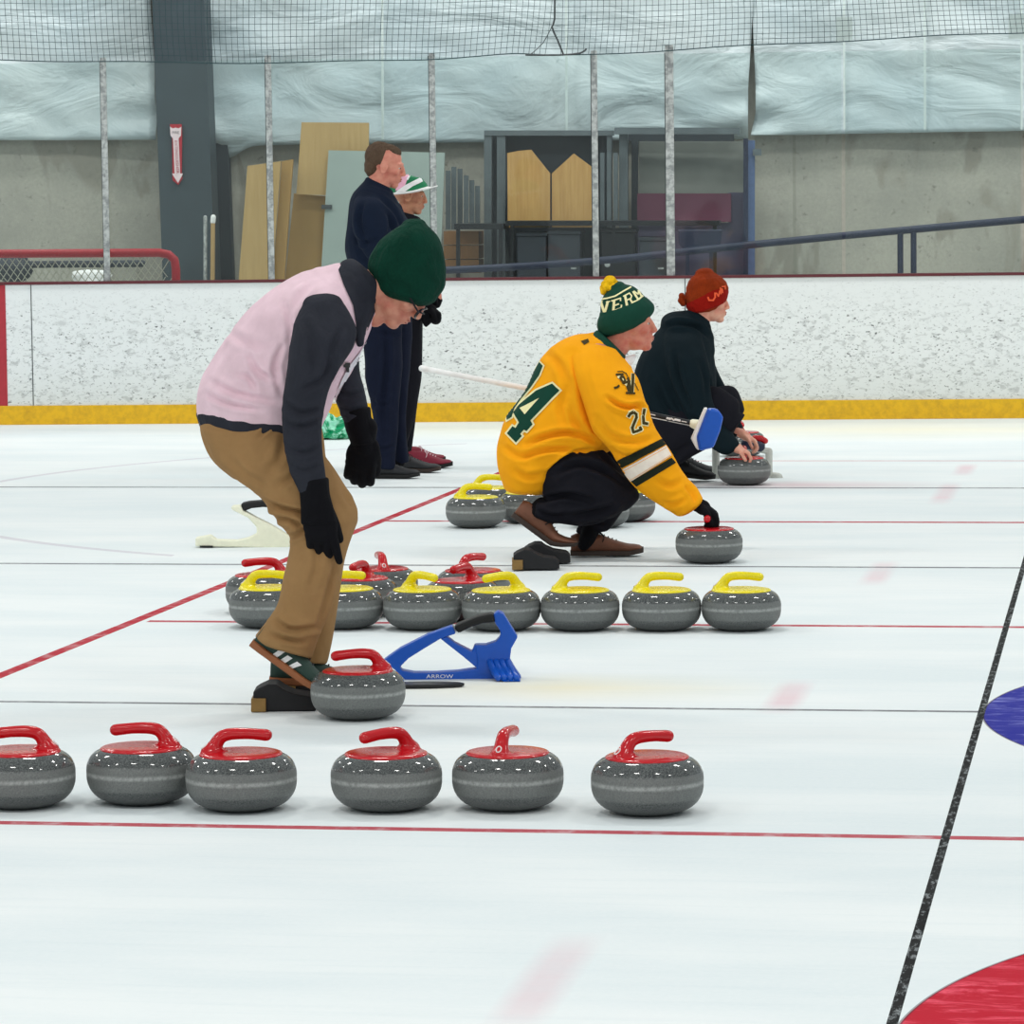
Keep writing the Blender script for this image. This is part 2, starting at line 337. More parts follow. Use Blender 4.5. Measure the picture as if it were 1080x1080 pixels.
def smooth(pts, rad, sub):
    P2, R2 = [], []
    n = len(pts)
    for i in range(n-1):
        p0, p1, p2, p3 = pts[max(i-1, 0)], pts[i], pts[i+1], pts[min(i+2, n-1)]
        for k in range(sub):
            t = k/sub; P2.append(.5*((2*p1)+(p2-p0)*t+(2*p0-5*p1+4*p2-p3)*t*t+(3*p1-p0-3*p2+p3)*t**3)); R2.append(rad[i]*(1-t)+rad[i+1]*t)
    P2.append(pts[-1]); R2.append(rad[-1]); return P2, R2
def link(name, me, mat, parent=None, loc=None, sm=True, bevel=0, angle=None):
    me.name = name; o = bpy.data.objects.new(name, me); COL.objects.link(o)
    me.materials.clear(); me.materials.append(M[mat] if isinstance(mat, str) else mat)
    if parent: o.parent = parent
    if loc is not None: o.location = loc
    if sm:
        for p in me.polygons: p.use_smooth = True
        if angle: me.set_sharp_from_angle(angle=math.radians(angle))
    if bevel:
        b = o.modifiers.new('bevel', 'BEVEL'); b.width = bevel; b.segments = 2; b.limit_method = 'ANGLE'
    return o
def put(name, acc, mat, parent=None, sm=True, bevel=0, angle=35):
    """mesh whose vertices are in world space, re-centred on its parent's base"""
    org = Vector(parent_origin(parent)) if parent else None
    if parent: return link(name, acc.mesh(name, org), mat, parent, None, sm, bevel, angle)
    xs = [p.x for p in acc.v]; ys = [p.y for p in acc.v]; zs = [p.z for p in acc.v]
    org = Vector(((min(xs)+max(xs))/2, (min(ys)+max(ys))/2, min(zs)))
    return link(name, acc.mesh(name, org), mat, None, org, sm, bevel, angle)
def parent_origin(o):
    q = Vector((0, 0, 0))
    while o: q += o.location; o = o.parent
    return q
def remesh(acc, vox, it=4, disp=None):
    """fuse overlapping closed shapes into one continuous skin (world space); returns Acc-like mesh"""
    me = acc.mesh('tmp'); o = bpy.data.objects.new('tmp', me); COL.objects.link(o)
    m = o.modifiers.new('r', 'REMESH'); m.mode = 'VOXEL'; m.voxel_size = vox; m.adaptivity = 0
    dg = bpy.context.evaluated_depsgraph_get(); dg.update()
    me2 = bpy.data.meshes.new_from_object(o.evaluated_get(dg)); bpy.data.objects.remove(o); bpy.data.meshes.remove(me)
    n = len(me2.vertices); co = np.empty(n*3); me2.vertices.foreach_get('co', co); co = co.reshape(-1, 3)
    ne = len(me2.edges); e = np.empty(ne*2, int); me2.edges.foreach_get('vertices', e); e = e.reshape(-1, 2)
    deg = np.bincount(e.ravel(), minlength=n).reshape(-1, 1).astype(float); deg[deg == 0] = 1
    for k in range(it):
        s = np.zeros_like(co)
        for a in range(3): s[:, a] = np.bincount(e[:, 0], co[e[:, 1], a], n)+np.bincount(e[:, 1], co[e[:, 0], a], n)
        co = co*.4+s/deg*.6
    me2.vertices.foreach_set('co', co.ravel()); me2.update()
    if disp:
        amp, sc, seed = disp
        nr = np.empty(n*3); me2.vertices.foreach_get('normal', nr); nr = nr.reshape(-1, 3)
        S = Vector(sc); d = np.empty(n)
        for i in range(n):
            q = Vector((co[i, 0]*S.x+seed, co[i, 1]*S.y, co[i, 2]*S.z))
            a = noise.noise(q); b = noise.noise(q*2.3+Vector((5, 3, 1)))
            d[i] = (1-abs(a)*2.2) * .7 - .45 + b*.35
        co = co+nr*(d*amp)[:, None]
        me2.vertices.foreach_set('co', co.ravel()); me2.update()
    return me2
def skinobj(name, me, mat, parent):
    org = parent_origin(parent); me.transform(Matrix.Translation(-org)); o = link(name, me, mat, parent, None, True); return o

def crease(me, lines):
    """press real folds into a cloth mesh (world space): lines = (points in picture pixels, half width px, depth m)"""
    n = len(me.vertices); co = np.empty(n*3); me.vertices.foreach_get('co', co); co = co.reshape(-1, 3)
    nr = np.empty(n*3); me.vertices.foreach_get('normal', nr); nr = nr.reshape(-1, 3)
    d = co-np.array(CAM); w_ = d@np.array(CF); x = 540+FPX*(d@np.array(CR))/w_; y = 540-FPX*(d@np.array(CU))/w_
    vis = np.clip(-(nr@np.array(CF))*3+.3, 0, 1); tot = np.zeros(n)
    for pts, hw, dep in lines:
        P_, _ = smooth([Vector((*p, 0)) for p in pts], [0]*len(pts), 4); best = np.full(n, 1e9); L = len(P_)-1; tt = np.zeros(n)
        for i in range(L):
            a = np.array(P_[i][:2]); b = np.array(P_[i+1][:2]); ab = b-a; l2 = max(ab@ab, 1e-9)
            t = np.clip(((x-a[0])*ab[0]+(y-a[1])*ab[1])/l2, 0, 1); e = np.hypot(x-a[0]-t*ab[0], y-a[1]-t*ab[1]); m = e < best; best[m] = e[m]; tt[m] = (i+t[m])/L
        env = np.sin(np.clip(tt, .02, .98)*math.pi)**.6
        tot += env*dep*(-np.exp(-(best/hw)**2)+.55*np.exp(-((best-2.1*hw)/hw)**2))
    co += nr*(tot*vis)[:, None]; me.vertices.foreach_set('co', co.ravel()); me.update(); return me

class Fig:
    """a figure seen from the side: cross-sections given by their two visible edges, distance and half depth"""
    def __init__(s, D): s.D = D
    def pt(s, x, y, dw=0): return P(x, y, s.D+dw)
    def r(s, px): return px*s.D/FPX
    def loft(s, acc, secs, sub=5, n=22, cap=.55):
        S = [np.array(q, float) for q in secs]; out = []; m = len(S)
        for i in range(m-1):
            p0, p1, p2, p3 = S[max(i-1, 0)], S[i], S[i+1], S[min(i+2, m-1)]
            for k in range(sub):
                t = k/sub; out.append(.5*((2*p1)+(p2-p0)*t+(2*p0-5*p1+4*p2-p3)*t*t+(3*p1-p0-3*p2+p3)*t**3))
        out.append(S[-1]); R = []
        def ring(q, k=1.0, off=Vector((0, 0, 0))):
            x1, y1, x2, y2, dw, rw = q
            a = s.pt(x1, y1, dw); b = s.pt(x2, y2, dw); c = (a+b)/2; ax = (b-a)/2*k
            return [c+off+ax*math.cos(2*math.pi*j/n)+FH*(rw*k)*math.sin(2*math.pi*j/n) for j in range(n)]
        def cen(q): return s.pt((q[0]+q[2])/2, (q[1]+q[3])/2, q[4])
        if cap:
            q = out[0]; t = (cen(out[0])-cen(out[1])).normalized(); h = min(q[5], (s.pt(q[0], q[1])-s.pt(q[2], q[3])).length/2)*cap
            for a in (1.2, .75, .35): R.append(ring(q, math.cos(a), t*h*math.sin(a)))
        for q in out: R.append(ring(q))
        if cap:
            q = out[-1]; t = (cen(out[-1])-cen(out[-2])).normalized(); h = min(q[5], (s.pt(q[0], q[1])-s.pt(q[2], q[3])).length/2)*cap
            for a in (.35, .75, 1.2): R.append(ring(q, math.cos(a), t*h*math.sin(a)))
        acc.rings(R); return acc
    def tube(s, acc, pts, n=12, sub=3):
        """pts: (x, y, dw, r metres)"""
        return acc.tube([s.pt(x, y, dw) for x, y, dw, r in pts], [r for *_, r in pts], n, sub)

def bvh_of(*objs):
    v, f = [], []
    for o in objs:
        k = len(v); org = parent_origin(o); v += [q.co+org for q in o.data.vertices]; f += [tuple(i+k for i in p.vertices) for p in o.data.polygons]
    return BVHTree.FromPolygons(v, f)
def decal(name, shapes, bvh, mat, parent, off=.0025, grid=1.0):
    """print shapes (polygons in the picture's pixels) onto a surface as thin ink that follows it"""
    bm = bmesh.new()
    for poly in shapes:
        vs = [bm.verts.new((x, y, 0)) for x, y in poly]
        try: bm.faces.new(vs)
        except ValueError: pass
    bmesh.ops.triangulate(bm, faces=bm.faces)
    for _ in range(6):
        es = [e for e in bm.edges if e.calc_length() > grid*1.6]
        if not es: break
        bmesh.ops.subdivide_edges(bm, edges=es, cuts=1); bmesh.ops.triangulate(bm, faces=bm.faces)
    dead = []
    for v in bm.verts:
        d = ray(v.co.x, v.co.y).normalized(); h = bvh.ray_cast(CAM, d)
        if h[0] is None: dead.append(v); continue
        nr = h[1]; nr = nr if nr.dot(d) < 0 else -nr
        v.co = h[0]+nr*off*.5-d*off*.5
    bmesh.ops.delete(bm, geom=dead, context='VERTS')
    long = [e for e in bm.edges if e.calc_length() > .06]
    bmesh.ops.delete(bm, geom=long, context='EDGES')
    org = parent_origin(parent)
    for v in bm.verts: v.co -= org
    me = bpy.data.meshes.new(name); bm.to_mesh(me); bm.free()
    return link(name, me, mat, parent, None, True)
def stroke(pts, w):
    out = []
    for (x0, y0), (x1, y1) in zip(pts, pts[1:]):
        L = math.hypot(x1-x0, y1-y0) or 1; dx, dy = (x1-x0)/L, (y1-y0)/L; nx, ny = -dy*w/2, dx*w/2; e = w*.3
        out.append([(x0+nx-dx*e, y0+ny-dy*e), (x1+nx+dx*e, y1+ny+dy*e), (x1-nx+dx*e, y1-ny+dy*e), (x0-nx-dx*e, y0-ny-dy*e)])
    return out
def strip_pairs(a, b):
    return [[a[i], a[i+1], b[i+1], b[i]] for i in range(len(a)-1)]
def grow(poly, d):
    n = len(poly); A = sum(poly[i][0]*poly[(i+1) % n][1]-poly[(i+1) % n][0]*poly[i][1] for i in range(n)); sg = 1 if A > 0 else -1; out = []
    for i in range(n):
        x0, y0 = poly[i-1]; x1, y1 = poly[i]; x2, y2 = poly[(i+1) % n]
        a = np.array((y1-y0, x0-x1), float); b = np.array((y2-y1, x1-x2), float); a /= np.linalg.norm(a) or 1; b /= np.linalg.norm(b) or 1
        m = a+b; m /= max(np.linalg.norm(m), .3); k = min(1/max(m@a, .4), 1.8); out.append((x1+sg*m[0]*d*k, y1+sg*m[1]*d*k))
    return out
def text_mesh(txt, size, extr=0.0, align='CENTER'):
    cu = bpy.data.curves.new('t', 'FONT'); cu.body = txt; cu.size = size; cu.extrude = extr; cu.align_x = align; cu.align_y = 'CENTER'; cu.resolution_u = 3
    o = bpy.data.objects.new('t', cu); COL.objects.link(o); dg = bpy.context.evaluated_depsgraph_get(); dg.update()
    me = bpy.data.meshes.new_from_object(o.evaluated_get(dg)); bpy.data.objects.remove(o); return me
def frame_mat(c, x, y):
    x = Vector(x).normalized(); y = Vector(y).normalized(); z = x.cross(y)
    m = Matrix((x, y, z)).transposed().to_4x4(); m.translation = c; return m

# ================================================================== STRUCTURE
me = bpy.data.meshes.new('ice'); me.from_pydata([(-14, -2, 0), (6, -2, 0), (6, 28, 0), (-14, 28, 0)], [], [(0, 1, 2, 3)])
floor = tag(link('floor', me, 'ice', None, None, False), 'white curling ice with painted lines and house rings', None, None, 'structure')
BA = Vector((-7.9, 25.97, 0)); BE = Vector((7.17, .56, 0)).normalized(); BN = Vector((-BE.y, BE.x, 0))
def W(px, py, off=0.0):
    d = ray(px, py); t = ((BA+BN*off-CAM).dot(BN))/d.dot(BN); return CAM+d*t
def B(a, off, z): return BA+BE*a+BN*off+Vector((0, 0, z))      # a = metres along the boards
def slab(name, poly, off, th, mat, parent=None, bevel=0):
    """board-like thing: outline on a vertical plane 'off' behind the rink boards, 'th' thick"""
    P_ = list(poly); n_ = len(P_)
    for i, (x, y) in enumerate(poly):
        if y >= 330:                       # stands on the floor: run its edge down to it
            nb = [q for q in (poly[i-1], poly[(i+1) % n_]) if q[1] < 330]
            yf = 330
            for _ in range(4):
                k = (yf-y)/(y-nb[0][1]) if nb else 0; xf = x+(x-nb[0][0])*k if nb else x
                z = W(xf, yf, off).z; yf += z*FPX/(W(xf, yf, off)-CAM).dot(CF)
            P_[i] = (x+(x-nb[0][0])*((yf-y)/(y-nb[0][1])) if nb else x, yf)
    a = Acc(); a.prism(P_, lambda x, y, d: W(x, y, off)+BN*d, 0, th); return put(name, a, mat, parent, False, bevel)
def rect(x0, y0, x1, y1): return [(x0, y0), (x1, y0), (x1, y1), (x0, y1)]
def bbox(name, a0, a1, o0, o1, z0, z1, mat, parent=None, bevel=0):
    a = Acc(); a.add([B(p, q, z) for z in (z0, z1) for p, q in ((a0, o0), (a1, o0), (a1, o1), (a0, o1))], [(3, 2, 1, 0), (4, 5, 6, 7), (0, 1, 5, 4), (1, 2, 6, 5), (2, 3, 7, 6), (3, 0, 4, 7)])
    return put(name, a, mat, parent, False, bevel)
ZB = W(540, 292.5).z                                   # height of the boards
def aof(px, py=300, off=0): return (W(px, py, off)-BA).dot(BE)
brd = empty('rink_boards', B(0, 0, 0)); tag(brd, 'white scuffed rink boards with yellow kick plate and dark red cap', None, None, 'structure')
bbox('board_panel', -4, 12, 0, .09, 0, ZB-.02, 'boards', brd)
bbox('kick_plate', -4, 12, -.012, -.001, 0, .135, 'kick', brd, .003)
bbox('cap_rail', -4, 12, -.015, .11, ZB-.0195, ZB, 'cap_red', brd, .003)
bbox('goal_line_stripe', aof(-14), aof(7, 370), -.004, -.001, .0, ZB-.02, 'stripe_red', brd)
for px in (32, 722): bbox('panel_joint', aof(px), aof(px+.9), -.002, .001, .136, ZB-.02, 'post_edge', brd)
# back wall, floor behind the boards
wb = bbox('wall_back', -5, 14, 3.2, 3.4, -.02, 6.5, 'concrete'); tag(wb, 'stained grey concrete wall behind the rink glass', None, None, 'structure')
fb = bbox('floor', -5, 14, .1, 3.2, -.05, -.01, 'concrete'); tag(fb, 'concrete floor strip behind the boards', None, None, 'structure')
# vinyl sheeting, three wrinkled pieces
def sheeting(left, right, bottom, label, seed, seams=()):
    nx, ny = 90, 46; v, f = [], []
    for j in range(ny+1):
        for i in range(nx+1):
            u = i/nx; k = j/ny
            yb = bottom(u); y = yb + (-90-yb)*k
            x = left(y)*(1-u)+right(y)*u
            p = W(x, y, 3.08)
            n1 = noise.noise(Vector((p.x*1.1, p.z*2.6, seed)))*.05+noise.noise(Vector((p.x*3.1+p.z*2, p.z*4.2, seed+4)))*.025
            edge = max(0, 1-k*4)*max(0, math.exp(-((u-1)/.08)**2)+math.exp(-(u/.06)**2))
            p = p+BN*(n1-.08*edge*math.sin(k*30+seed))
            v.append(p)
    for j in range(ny):
        for i in range(nx): a = j*(nx+1)+i; f.append((a, a+1, a+nx+2, a+nx+1))
    a = Acc(); a.add(v, f); o = put('vinyl_sheeting', a, 'sheet', None, True, 0, None)
    s = o.modifiers.new('thick', 'SOLIDIFY'); s.thickness = .01
    tag(o, label, 'sheeting', 'pale vinyl sheets hung over the concrete wall')
    for px in seams:
        slab('seam', [(px-1.2, -60), (px+1.2, -60), (px+1.8, bottom(.5)-3), (px-.6, bottom(.5)-3)], 2.985, .004, 'seam_tape', o)
    return o
sheeting(lambda y: -620, lambda y: 159+y*.045, lambda u: 149-1.5*u, 'pale blue vinyl sheet on the wall left of the dark column', 1.0)
sheeting(lambda y: 213+y*.06, lambda y: 789+max(0, 95-y)*.06, lambda u: 154-8*u+12*math.exp(-((u-.03)/.03)**2), 'wide pale blue vinyl sheet right of the dark column, above the plywood', 5.0, (403, 597))
sheeting(lambda y: 797-max(0, 95-y)*.04-max(0, y-118)*.2, lambda y: 1180, lambda u: 143-7*u, 'pale vinyl sheet with a torn corner above the blue post and handrail', 9.0, (890, 975, 1077))
cl = slab('column', [(157, -90), (212, -90), (228, 330), (173, 330)], 2.62, .3, 'steel_dark'); tag(cl, 'dark grey steel column carrying the arrow sign', None, None, 'structure')
dr = slab('doorway_shade', [(212, 146), (240, 152), (247, 330), (224, 330)], 3.05, .12, 'recess_shade'); tag(dr, 'dark panel painted as the shade of the opening beside the column', None, None, 'structure')  # dark slab in place of the shade inside the opening
# glass, posts
ZT = W(300, 62.5).z
posts = [-240, -62, 112.5, 286, 458, 628.5, 707.5, 890, 1079, 1260]
plab = {112.5: 'above the left end of the boards, over the red goal frame', 286: 'in front of the leaning plywood sheets', 458: 'just right of the pink and green hat', 628.5: 'in front of the pine boards', 707.5: 'wider paler one above the red-orange knit hat'}
for px in posts[2:7]:
    wide = px == 707.5; x0 = aof(px-(4.4 if wide else 3.2), 290); x1 = aof(px+(4.4 if wide else 3.2), 290)
    r = empty('glass_post', B((x0+x1)/2, .045, ZB), 'speckled aluminium glass post ' + plab[px], 'post', 'posts holding the rink glass')
    bbox('post_face', x0, x1, .018, .03, ZB, ZT+(.03 if not wide else .06), 'post' if not wide else 'post', r, .002)
    bbox('post_core', x0-.006, x1-.012, .0305, .085, ZB, ZT+.01, 'post_edge', r, .002)
gl = ['beyond the left picture edge', 'over the left end of the boards', 'in front of the dark column', 'in front of the leaning plywood', 'right of the standing pair, before the grey slats', 'narrow one between two close posts', 'in front of the maroon panel', 'in front of the handrail posts', 'at the right end of the boards']
for i in range(9):
    g = bbox('safety_glass', aof(posts[i], 290)+.012, aof(posts[i+1], 290)-.012, .087 if 0 else .052, .060, ZB, ZT, 'glass'); tag(g, 'clear rink glass sheet '+gl[i], 'glass', 'rink glass panels')
for px, py in ((890, 33), (1072, 30)):
    c = slab('net_clip', rect(px-8, py-15, px+9, py+11), .02, .03, 'seam_tape'); tag(c, 'pale plastic net clip at the glass top, '+('above the handrail posts' if px < 1000 else 'at the right picture edge'), 'clip', 'net clips')
# safety net
def netgrid(f, nu, nv, su, sv, r, name, mat, parent=None, skip=None):
    """cords as thin three-sided bars; f(u, v) gives a point"""
    a = Acc(); e = [Vector((0, 0, r)), BE*r*.87-Vector((0, 0, r*.5)), -BE*r*.87-Vector((0, 0, r*.5))]; g = [BE*r, BN*r*.87-BE*r*.5, -BN*r*.87-BE*r*.5]
    for i in range(nu+1): a.rings([[f(i/nu, k/sv)+q for q in g] for k in range(sv+1)], False)
    for j in range(nv+1): a.rings([[f(k/su, j/nv)+q for q in e] for k in range(su+1)], False)
    return put(name, a, mat, parent, False)
def netbottom(x):
    xs = [-220, 0, 150, 340, 460, 545, 590, 640, 760, 900, 1080, 1120]; ys = [62, 63, 66, 66, 62, 57, 59, 56.5, 50, 42, 34, 32]
    return float(np.interp(x, xs, ys))
def nf(u, v):
    x = -220+1340*u; yb = netbottom(x); y = yb+(-50-yb)*v
    x += 7*math.sin(u*9+v*2.0)*(1-v)*.8 + 5*math.exp(-((x-590)/30)**2)*(1-v)*math.copysign(-1, x-590)
    y += 1.4*math.sin(u*40)*(1-v)*.7
    return W(x, y, -.03+.03*math.sin(u*17)*v)
net = netgrid(nf, 210, 17, 140, 6, .0021, 'safety_net', 'net_black'); tag(net, 'dark square-mesh safety net hanging above the glass', 'net')
a = Acc(); a.tube([nf(i/80, 0) for i in range(81)], .0042, 6, 1); put('edge_cord', a, 'net_black', net)
a = Acc(); a.tube([W(585, -40, -.05), W(585, 20, -.05), W(582, 28, -.05), W(588, 42, -.05), W(594, 57, -.05)], .007, 6, 2)
a.tube([W(583, 26, -.05), W(573, 45, -.05), W(560, 57, -.05)], .003, 5, 2); a.tube([W(555, 58, -.05), W(590, 58, -.05), W(612, 56, -.05), W(618, 52, -.05)], .007, 6, 2); put('lacing_cord', a, 'post_edge', net)

# ================================================================== BEHIND THE GLASS
# hockey goal
goal = empty('hockey_goal', W(60, 268, 1.0).xy.to_3d(), 'red hockey goal frame with pale netting behind the left boards', 'goal')
a = Acc(); zt = W(100, 267, 1.0); pth = [W(-150, 268.5, 1.0), W(100, 267, 1.0), W(168, 266.6, 1.0), W(178, 268.5, 1.0), W(184, 274, 1.0), W(185.5, 284, 1.0)]
low = pth[-1].copy(); low.z = 0.0; a.tube(pth+[low+Vector((0, 0, .03))], .032, 14, 1); put('goal_frame', a, 'goal_red', goal)
def gn(u, v):
    p = W(-150+330*u, 268, 1.0); return Vector((p.x, p.y, 0)) + BN*(.45*(1-v)+.05) + Vector((0, 0, 1.16*v))
a = Acc(); r = .004
for k in range(-30, 60):
    for s in (1, -1):
        pts = []
        for j in range(9):
            v = j/8; u = k/44+s*v*.36
            if 0 <= u <= 1: pts.append(gn(u, v))
        if len(pts) > 1: a.rings([[p+q for q in (Vector((0, 0, r)), BE*r, -BE*r)] for p in pts], False)
put('goal_netting', a, 'net_white', goal, False)
pole = Acc(); pole.tube([W(28, 279, 1.9), W(150, 278, 1.9)], .028, 10); tag(put('hockey_stick', pole, 'charcoal_box'), 'dark stick lying across behind the goal netting', 'stick')
a = Acc(); rng = random.Random(3)
for k in range(7): a.ell(W(80+k*5+rng.random()*3, 289+rng.random()*3, 1.7), ((.05, 0, 0), (0, .06, 0), (0, 0, .05)), 10, 6)
pb = W(95, 290, 1.7); a.ell((pb.x, pb.y, .48), ((.30, 0, 0), (0, .25, 0), (0, 0, .50)), 18, 12)
me2 = remesh(a, .03, 2); o = link('ice_scraping_pile', me2, 'hat_white'); tag(o, 'white crumpled heap behind the goal netting', 'snow pile')
a = Acc(); a.ell(W(14, 284, 1.9), ((.16, 0, 0), (0, .14, 0), (0, 0, .11)), 16, 10); a.ell(W(22, 278, 1.9), ((.06, 0, 0), (0, .08, 0), (0, 0, .09)), 14, 8); o = link('equipment_bag', remesh(a, .025, 3), 'charcoal_box'); tag(o, 'dark equipment bag behind the goal at the left edge', 'bag')
# handles standing beside the column
r_ = empty('shovel', W(225, 292, 2.3).xy.to_3d(), 'wooden shovel handle with bright end leaning beside the dark column', 'shovel')
a = Acc(); q = W(221, 292, 2.3); q.z = .02; a.tube([q, W(224.5, 234, 2.3)], .017, 10); put('shaft', a, 'handle_wood', r_)
a = Acc(); a.tube([W(224.5, 234, 2.3), W(225, 229, 2.3)], .02, 10); put('end_cap', a, 'hat_white', r_)
a = Acc(); q = W(214, 292, 2.35); q.z = .02; a.tube([q, W(216.5, 229, 2.35)], .014, 10); tag(put('metal_pipe', a, 'post'), 'thin grey metal pipe standing left of the wooden shovel handle', 'pipe')
# arrow sign on the column
sg = empty('arrow_sign', W(186, 163, 2.6), 'red and white downward arrow sign on the dark column', 'sign')
a = Acc(); a.prism([(179, 131), (191.5, 131), (192, 140), (191.5, 185), (192.5, 188), (188, 195), (182, 190), (181.5, 140)], lambda x, y, d: W(x, y, 2.6)+BN*d, 0, .012); put('sign_board', a, 'sign_red', sg, False)
a = Acc()
for poly in ([(179.3, 133.5), (182, 135.5), (185.2, 134.5), (188.5, 135.5), (191.2, 133.5), (190.8, 143), (188.3, 146), (182.5, 146), (179.8, 143)], [(182.5, 146), (188.3, 146), (190, 184), (184.2, 184)], [(181.2, 183), (193, 183), (187.8, 193)]):
    a.prism(poly, lambda x, y, d: W(x, y, 2.596)+BN*d, 0, .003)
put('arrow', a, 'sign_white', sg, False)
tm = text_mesh('FIRE', 4.1); tm.transform(Matrix.Identity(4)); vs = [W(185.3+v.co.x, 140-v.co.y, 2.594)-parent_origin(sg) for v in tm.vertices]
for v, p in zip(tm.vertices, vs): v.co = p
link('lettering', tm, 'stripe_dark', sg, None, False)
tm = text_mesh('EXTINGUISHER', 4.9); ww = max(v.co.x for v in tm.vertices)
for v in tm.vertices: v.co = W(186.3+v.co.y*.9+(v.co.x)/ww*1.0, 165.5+v.co.x/ww*17.5, 2.594)-parent_origin(sg)
link('lettering', tm, 'sign_red', sg, None, False)
# leaning sheets
def thing_slab(name, poly, off, th, mat, label, cat, group=None, bevel=0):
    o = slab(name, poly, off, th, mat, None, bevel); return tag(o, label, cat, group)
PG = 'sheets of plywood leaning on the wall'
thing_slab('plywood_sheet', [(261, 175), (296, 170), (284, 330), (249, 330)], 2.3, .03, 'ply', 'tall narrow plywood sheet leaning nearest the dark column', 'plywood', PG)
thing_slab('plywood_sheet', [(297, 170), (309, 168), (297, 330), (285, 330)], 2.38, .04, 'ply2', 'thin plywood strip behind the tall plywood sheet', 'plywood', PG)
thing_slab('plywood_sheet', [(310, 204), (343, 207), (345, 330), (297, 330)], 2.6, .03, 'ply2', 'darker lower plywood sheet under the square one', 'plywood', PG)
thing_slab('plywood_sheet', [(318, 129), (389, 129.5), (388, 207), (312.5, 205)], 2.5, .03, 'ply', 'square tan plywood sheet raised behind the standing man', 'plywood', PG)
wbd = thing_slab('white_board', [(346.5, 158.5), (469, 161), (463, 330), (336, 330)], 2.42, .03, 'whiteboard', 'large pale grey-white board leaning behind the standing pair', 'board')
slab('hinge', rect(339, 216, 350, 220.5), 2.40, .015, 'post_edge', wbd)
rk = empty('slatted_stack', W(486, 290, 2.7).xy.to_3d(), 'stack of upright grey slats right of the white board', 'slats')
for i, (x, y) in enumerate(((470, 180), (476, 176), (482.5, 178), (489, 185), (495, 190), (501, 196))): slab('slat', rect(x, y, x+5, 242), 2.7+.03*(i % 3), .03, 'frame_grey', rk)
cr = empty('wooden_crate', W(486, 290, 2.3).xy.to_3d(), 'brown wooden crate on the floor left of the black table', 'crate')
for i in range(3): slab('crate_board', rect(468, 244+i*15, 505, 258+i*15), 2.25, .4, 'crate', cr)
# grey frames
fr = empty('door_frame', W(590, 290, 2.9).xy.to_3d(), 'grey steel frame with dark inside, holding the pine boards', 'frame')
for q in ((510.5, 139, 518.5, 330), (524, 139, 533, 330), (640, 139, 645, 330)): slab('upright', rect(*q), 2.75, .12, 'frame_grey', fr)
slab('lintel', rect(510.5, 137.5, 647, 143), 2.74, .13, 'frame_grey', fr); slab('shade_panel', rect(533, 143, 640, 330), 2.88, .03, 'recess_shade', fr); slab('shade_panel', rect(518.5, 143, 524, 330), 2.9, .03, 'recess_shade', fr)  # dark panels paint the shade inside the frame and its gap
fr2 = empty('door_frame', W(720, 290, 2.9).xy.to_3d(), 'grey steel frame around the grey and maroon panels beside the blue post', 'frame')
slab('upright', rect(653, 139, 662, 330), 2.70, .12, 'frame_grey', fr2); slab('lintel', rect(648, 134.5, 780, 141.5), 2.6, .13, 'frame_grey', fr2)
slab('shade_panel', rect(662, 141.5, 774, 149), 2.86, .03, 'recess_shade', fr2); slab('upright', rect(666, 149, 673, 330), 2.85, .05, 'recess_shade', fr2)  # dark panel and dark upright stand in for shade under the lintel
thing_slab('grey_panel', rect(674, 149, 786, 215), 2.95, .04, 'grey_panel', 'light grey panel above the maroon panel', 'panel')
thing_slab('maroon_reflection', rect(672, 204, 771, 234), 2.8, .05, 'maroon', 'panel with a red reflection painted in maroon, right of the pine boards', 'panel')  # maroon and purple put a red reflection into the panels' colour
thing_slab('purple_reflection', rect(768, 203, 786, 330), 2.86, .05, 'purple', 'dull purple strip of the painted reflection, beside the blue post', 'panel')
thing_slab('purple_reflection', rect(672, 235, 768, 330), 2.86, .05, 'purple', 'dull purple lower part of the painted reflection, under the maroon panel', 'panel')
PB = 'pine boards in the grey frame'
thing_slab('pine_board', [(535, 161.5), (547, 159), (560, 158), (580, 183), (580, 240), (535.5, 240)], 2.6, .05, 'pine', 'left pine board with a sloping top in the grey frame', 'board', PB)
thing_slab('pine_board', [(582, 183), (605, 162), (624, 176), (625, 240), (582, 240)], 2.62, .05, 'pine', 'right pine board with a peaked top in the grey frame', 'board', PB)
sl = empty('slatted_stack', W(642, 290, 2.7).xy.to_3d(), 'narrow grey upright slats between the pine boards and the second frame', 'slats')
for x in (633, 640, 647): slab('slat', rect(x, 161, x+4.5, 236), 2.64, .03, 'frame_grey', sl)
tb = empty('folding_table', W(650, 290, 2.2).xy.to_3d(), 'long black folding table in front of the pine boards', 'table')
slab('table_top', rect(533, 233, 758, 238), 2.0, .6, 'black_gloss', tb)
for x in (538, 645, 752): slab('leg', rect(x, 238, x+4, 330), 2.05, .03, 'black_gloss', tb); slab('leg', rect(x, 238, x+4, 330), 2.5, .03, 'black_gloss', tb)
tb = empty('small_table', W(507, 290, 2.2).xy.to_3d(), 'small low black table between the crate and the grey frame', 'table')
slab('table_top', rect(479, 236, 531, 242), 2.0, .5, 'black_gloss', tb)
for x in (481, 526): slab('leg', rect(x, 242, x+4, 330), 2.05, .03, 'black_gloss', tb)
CB = 'dark boxes under the black table'
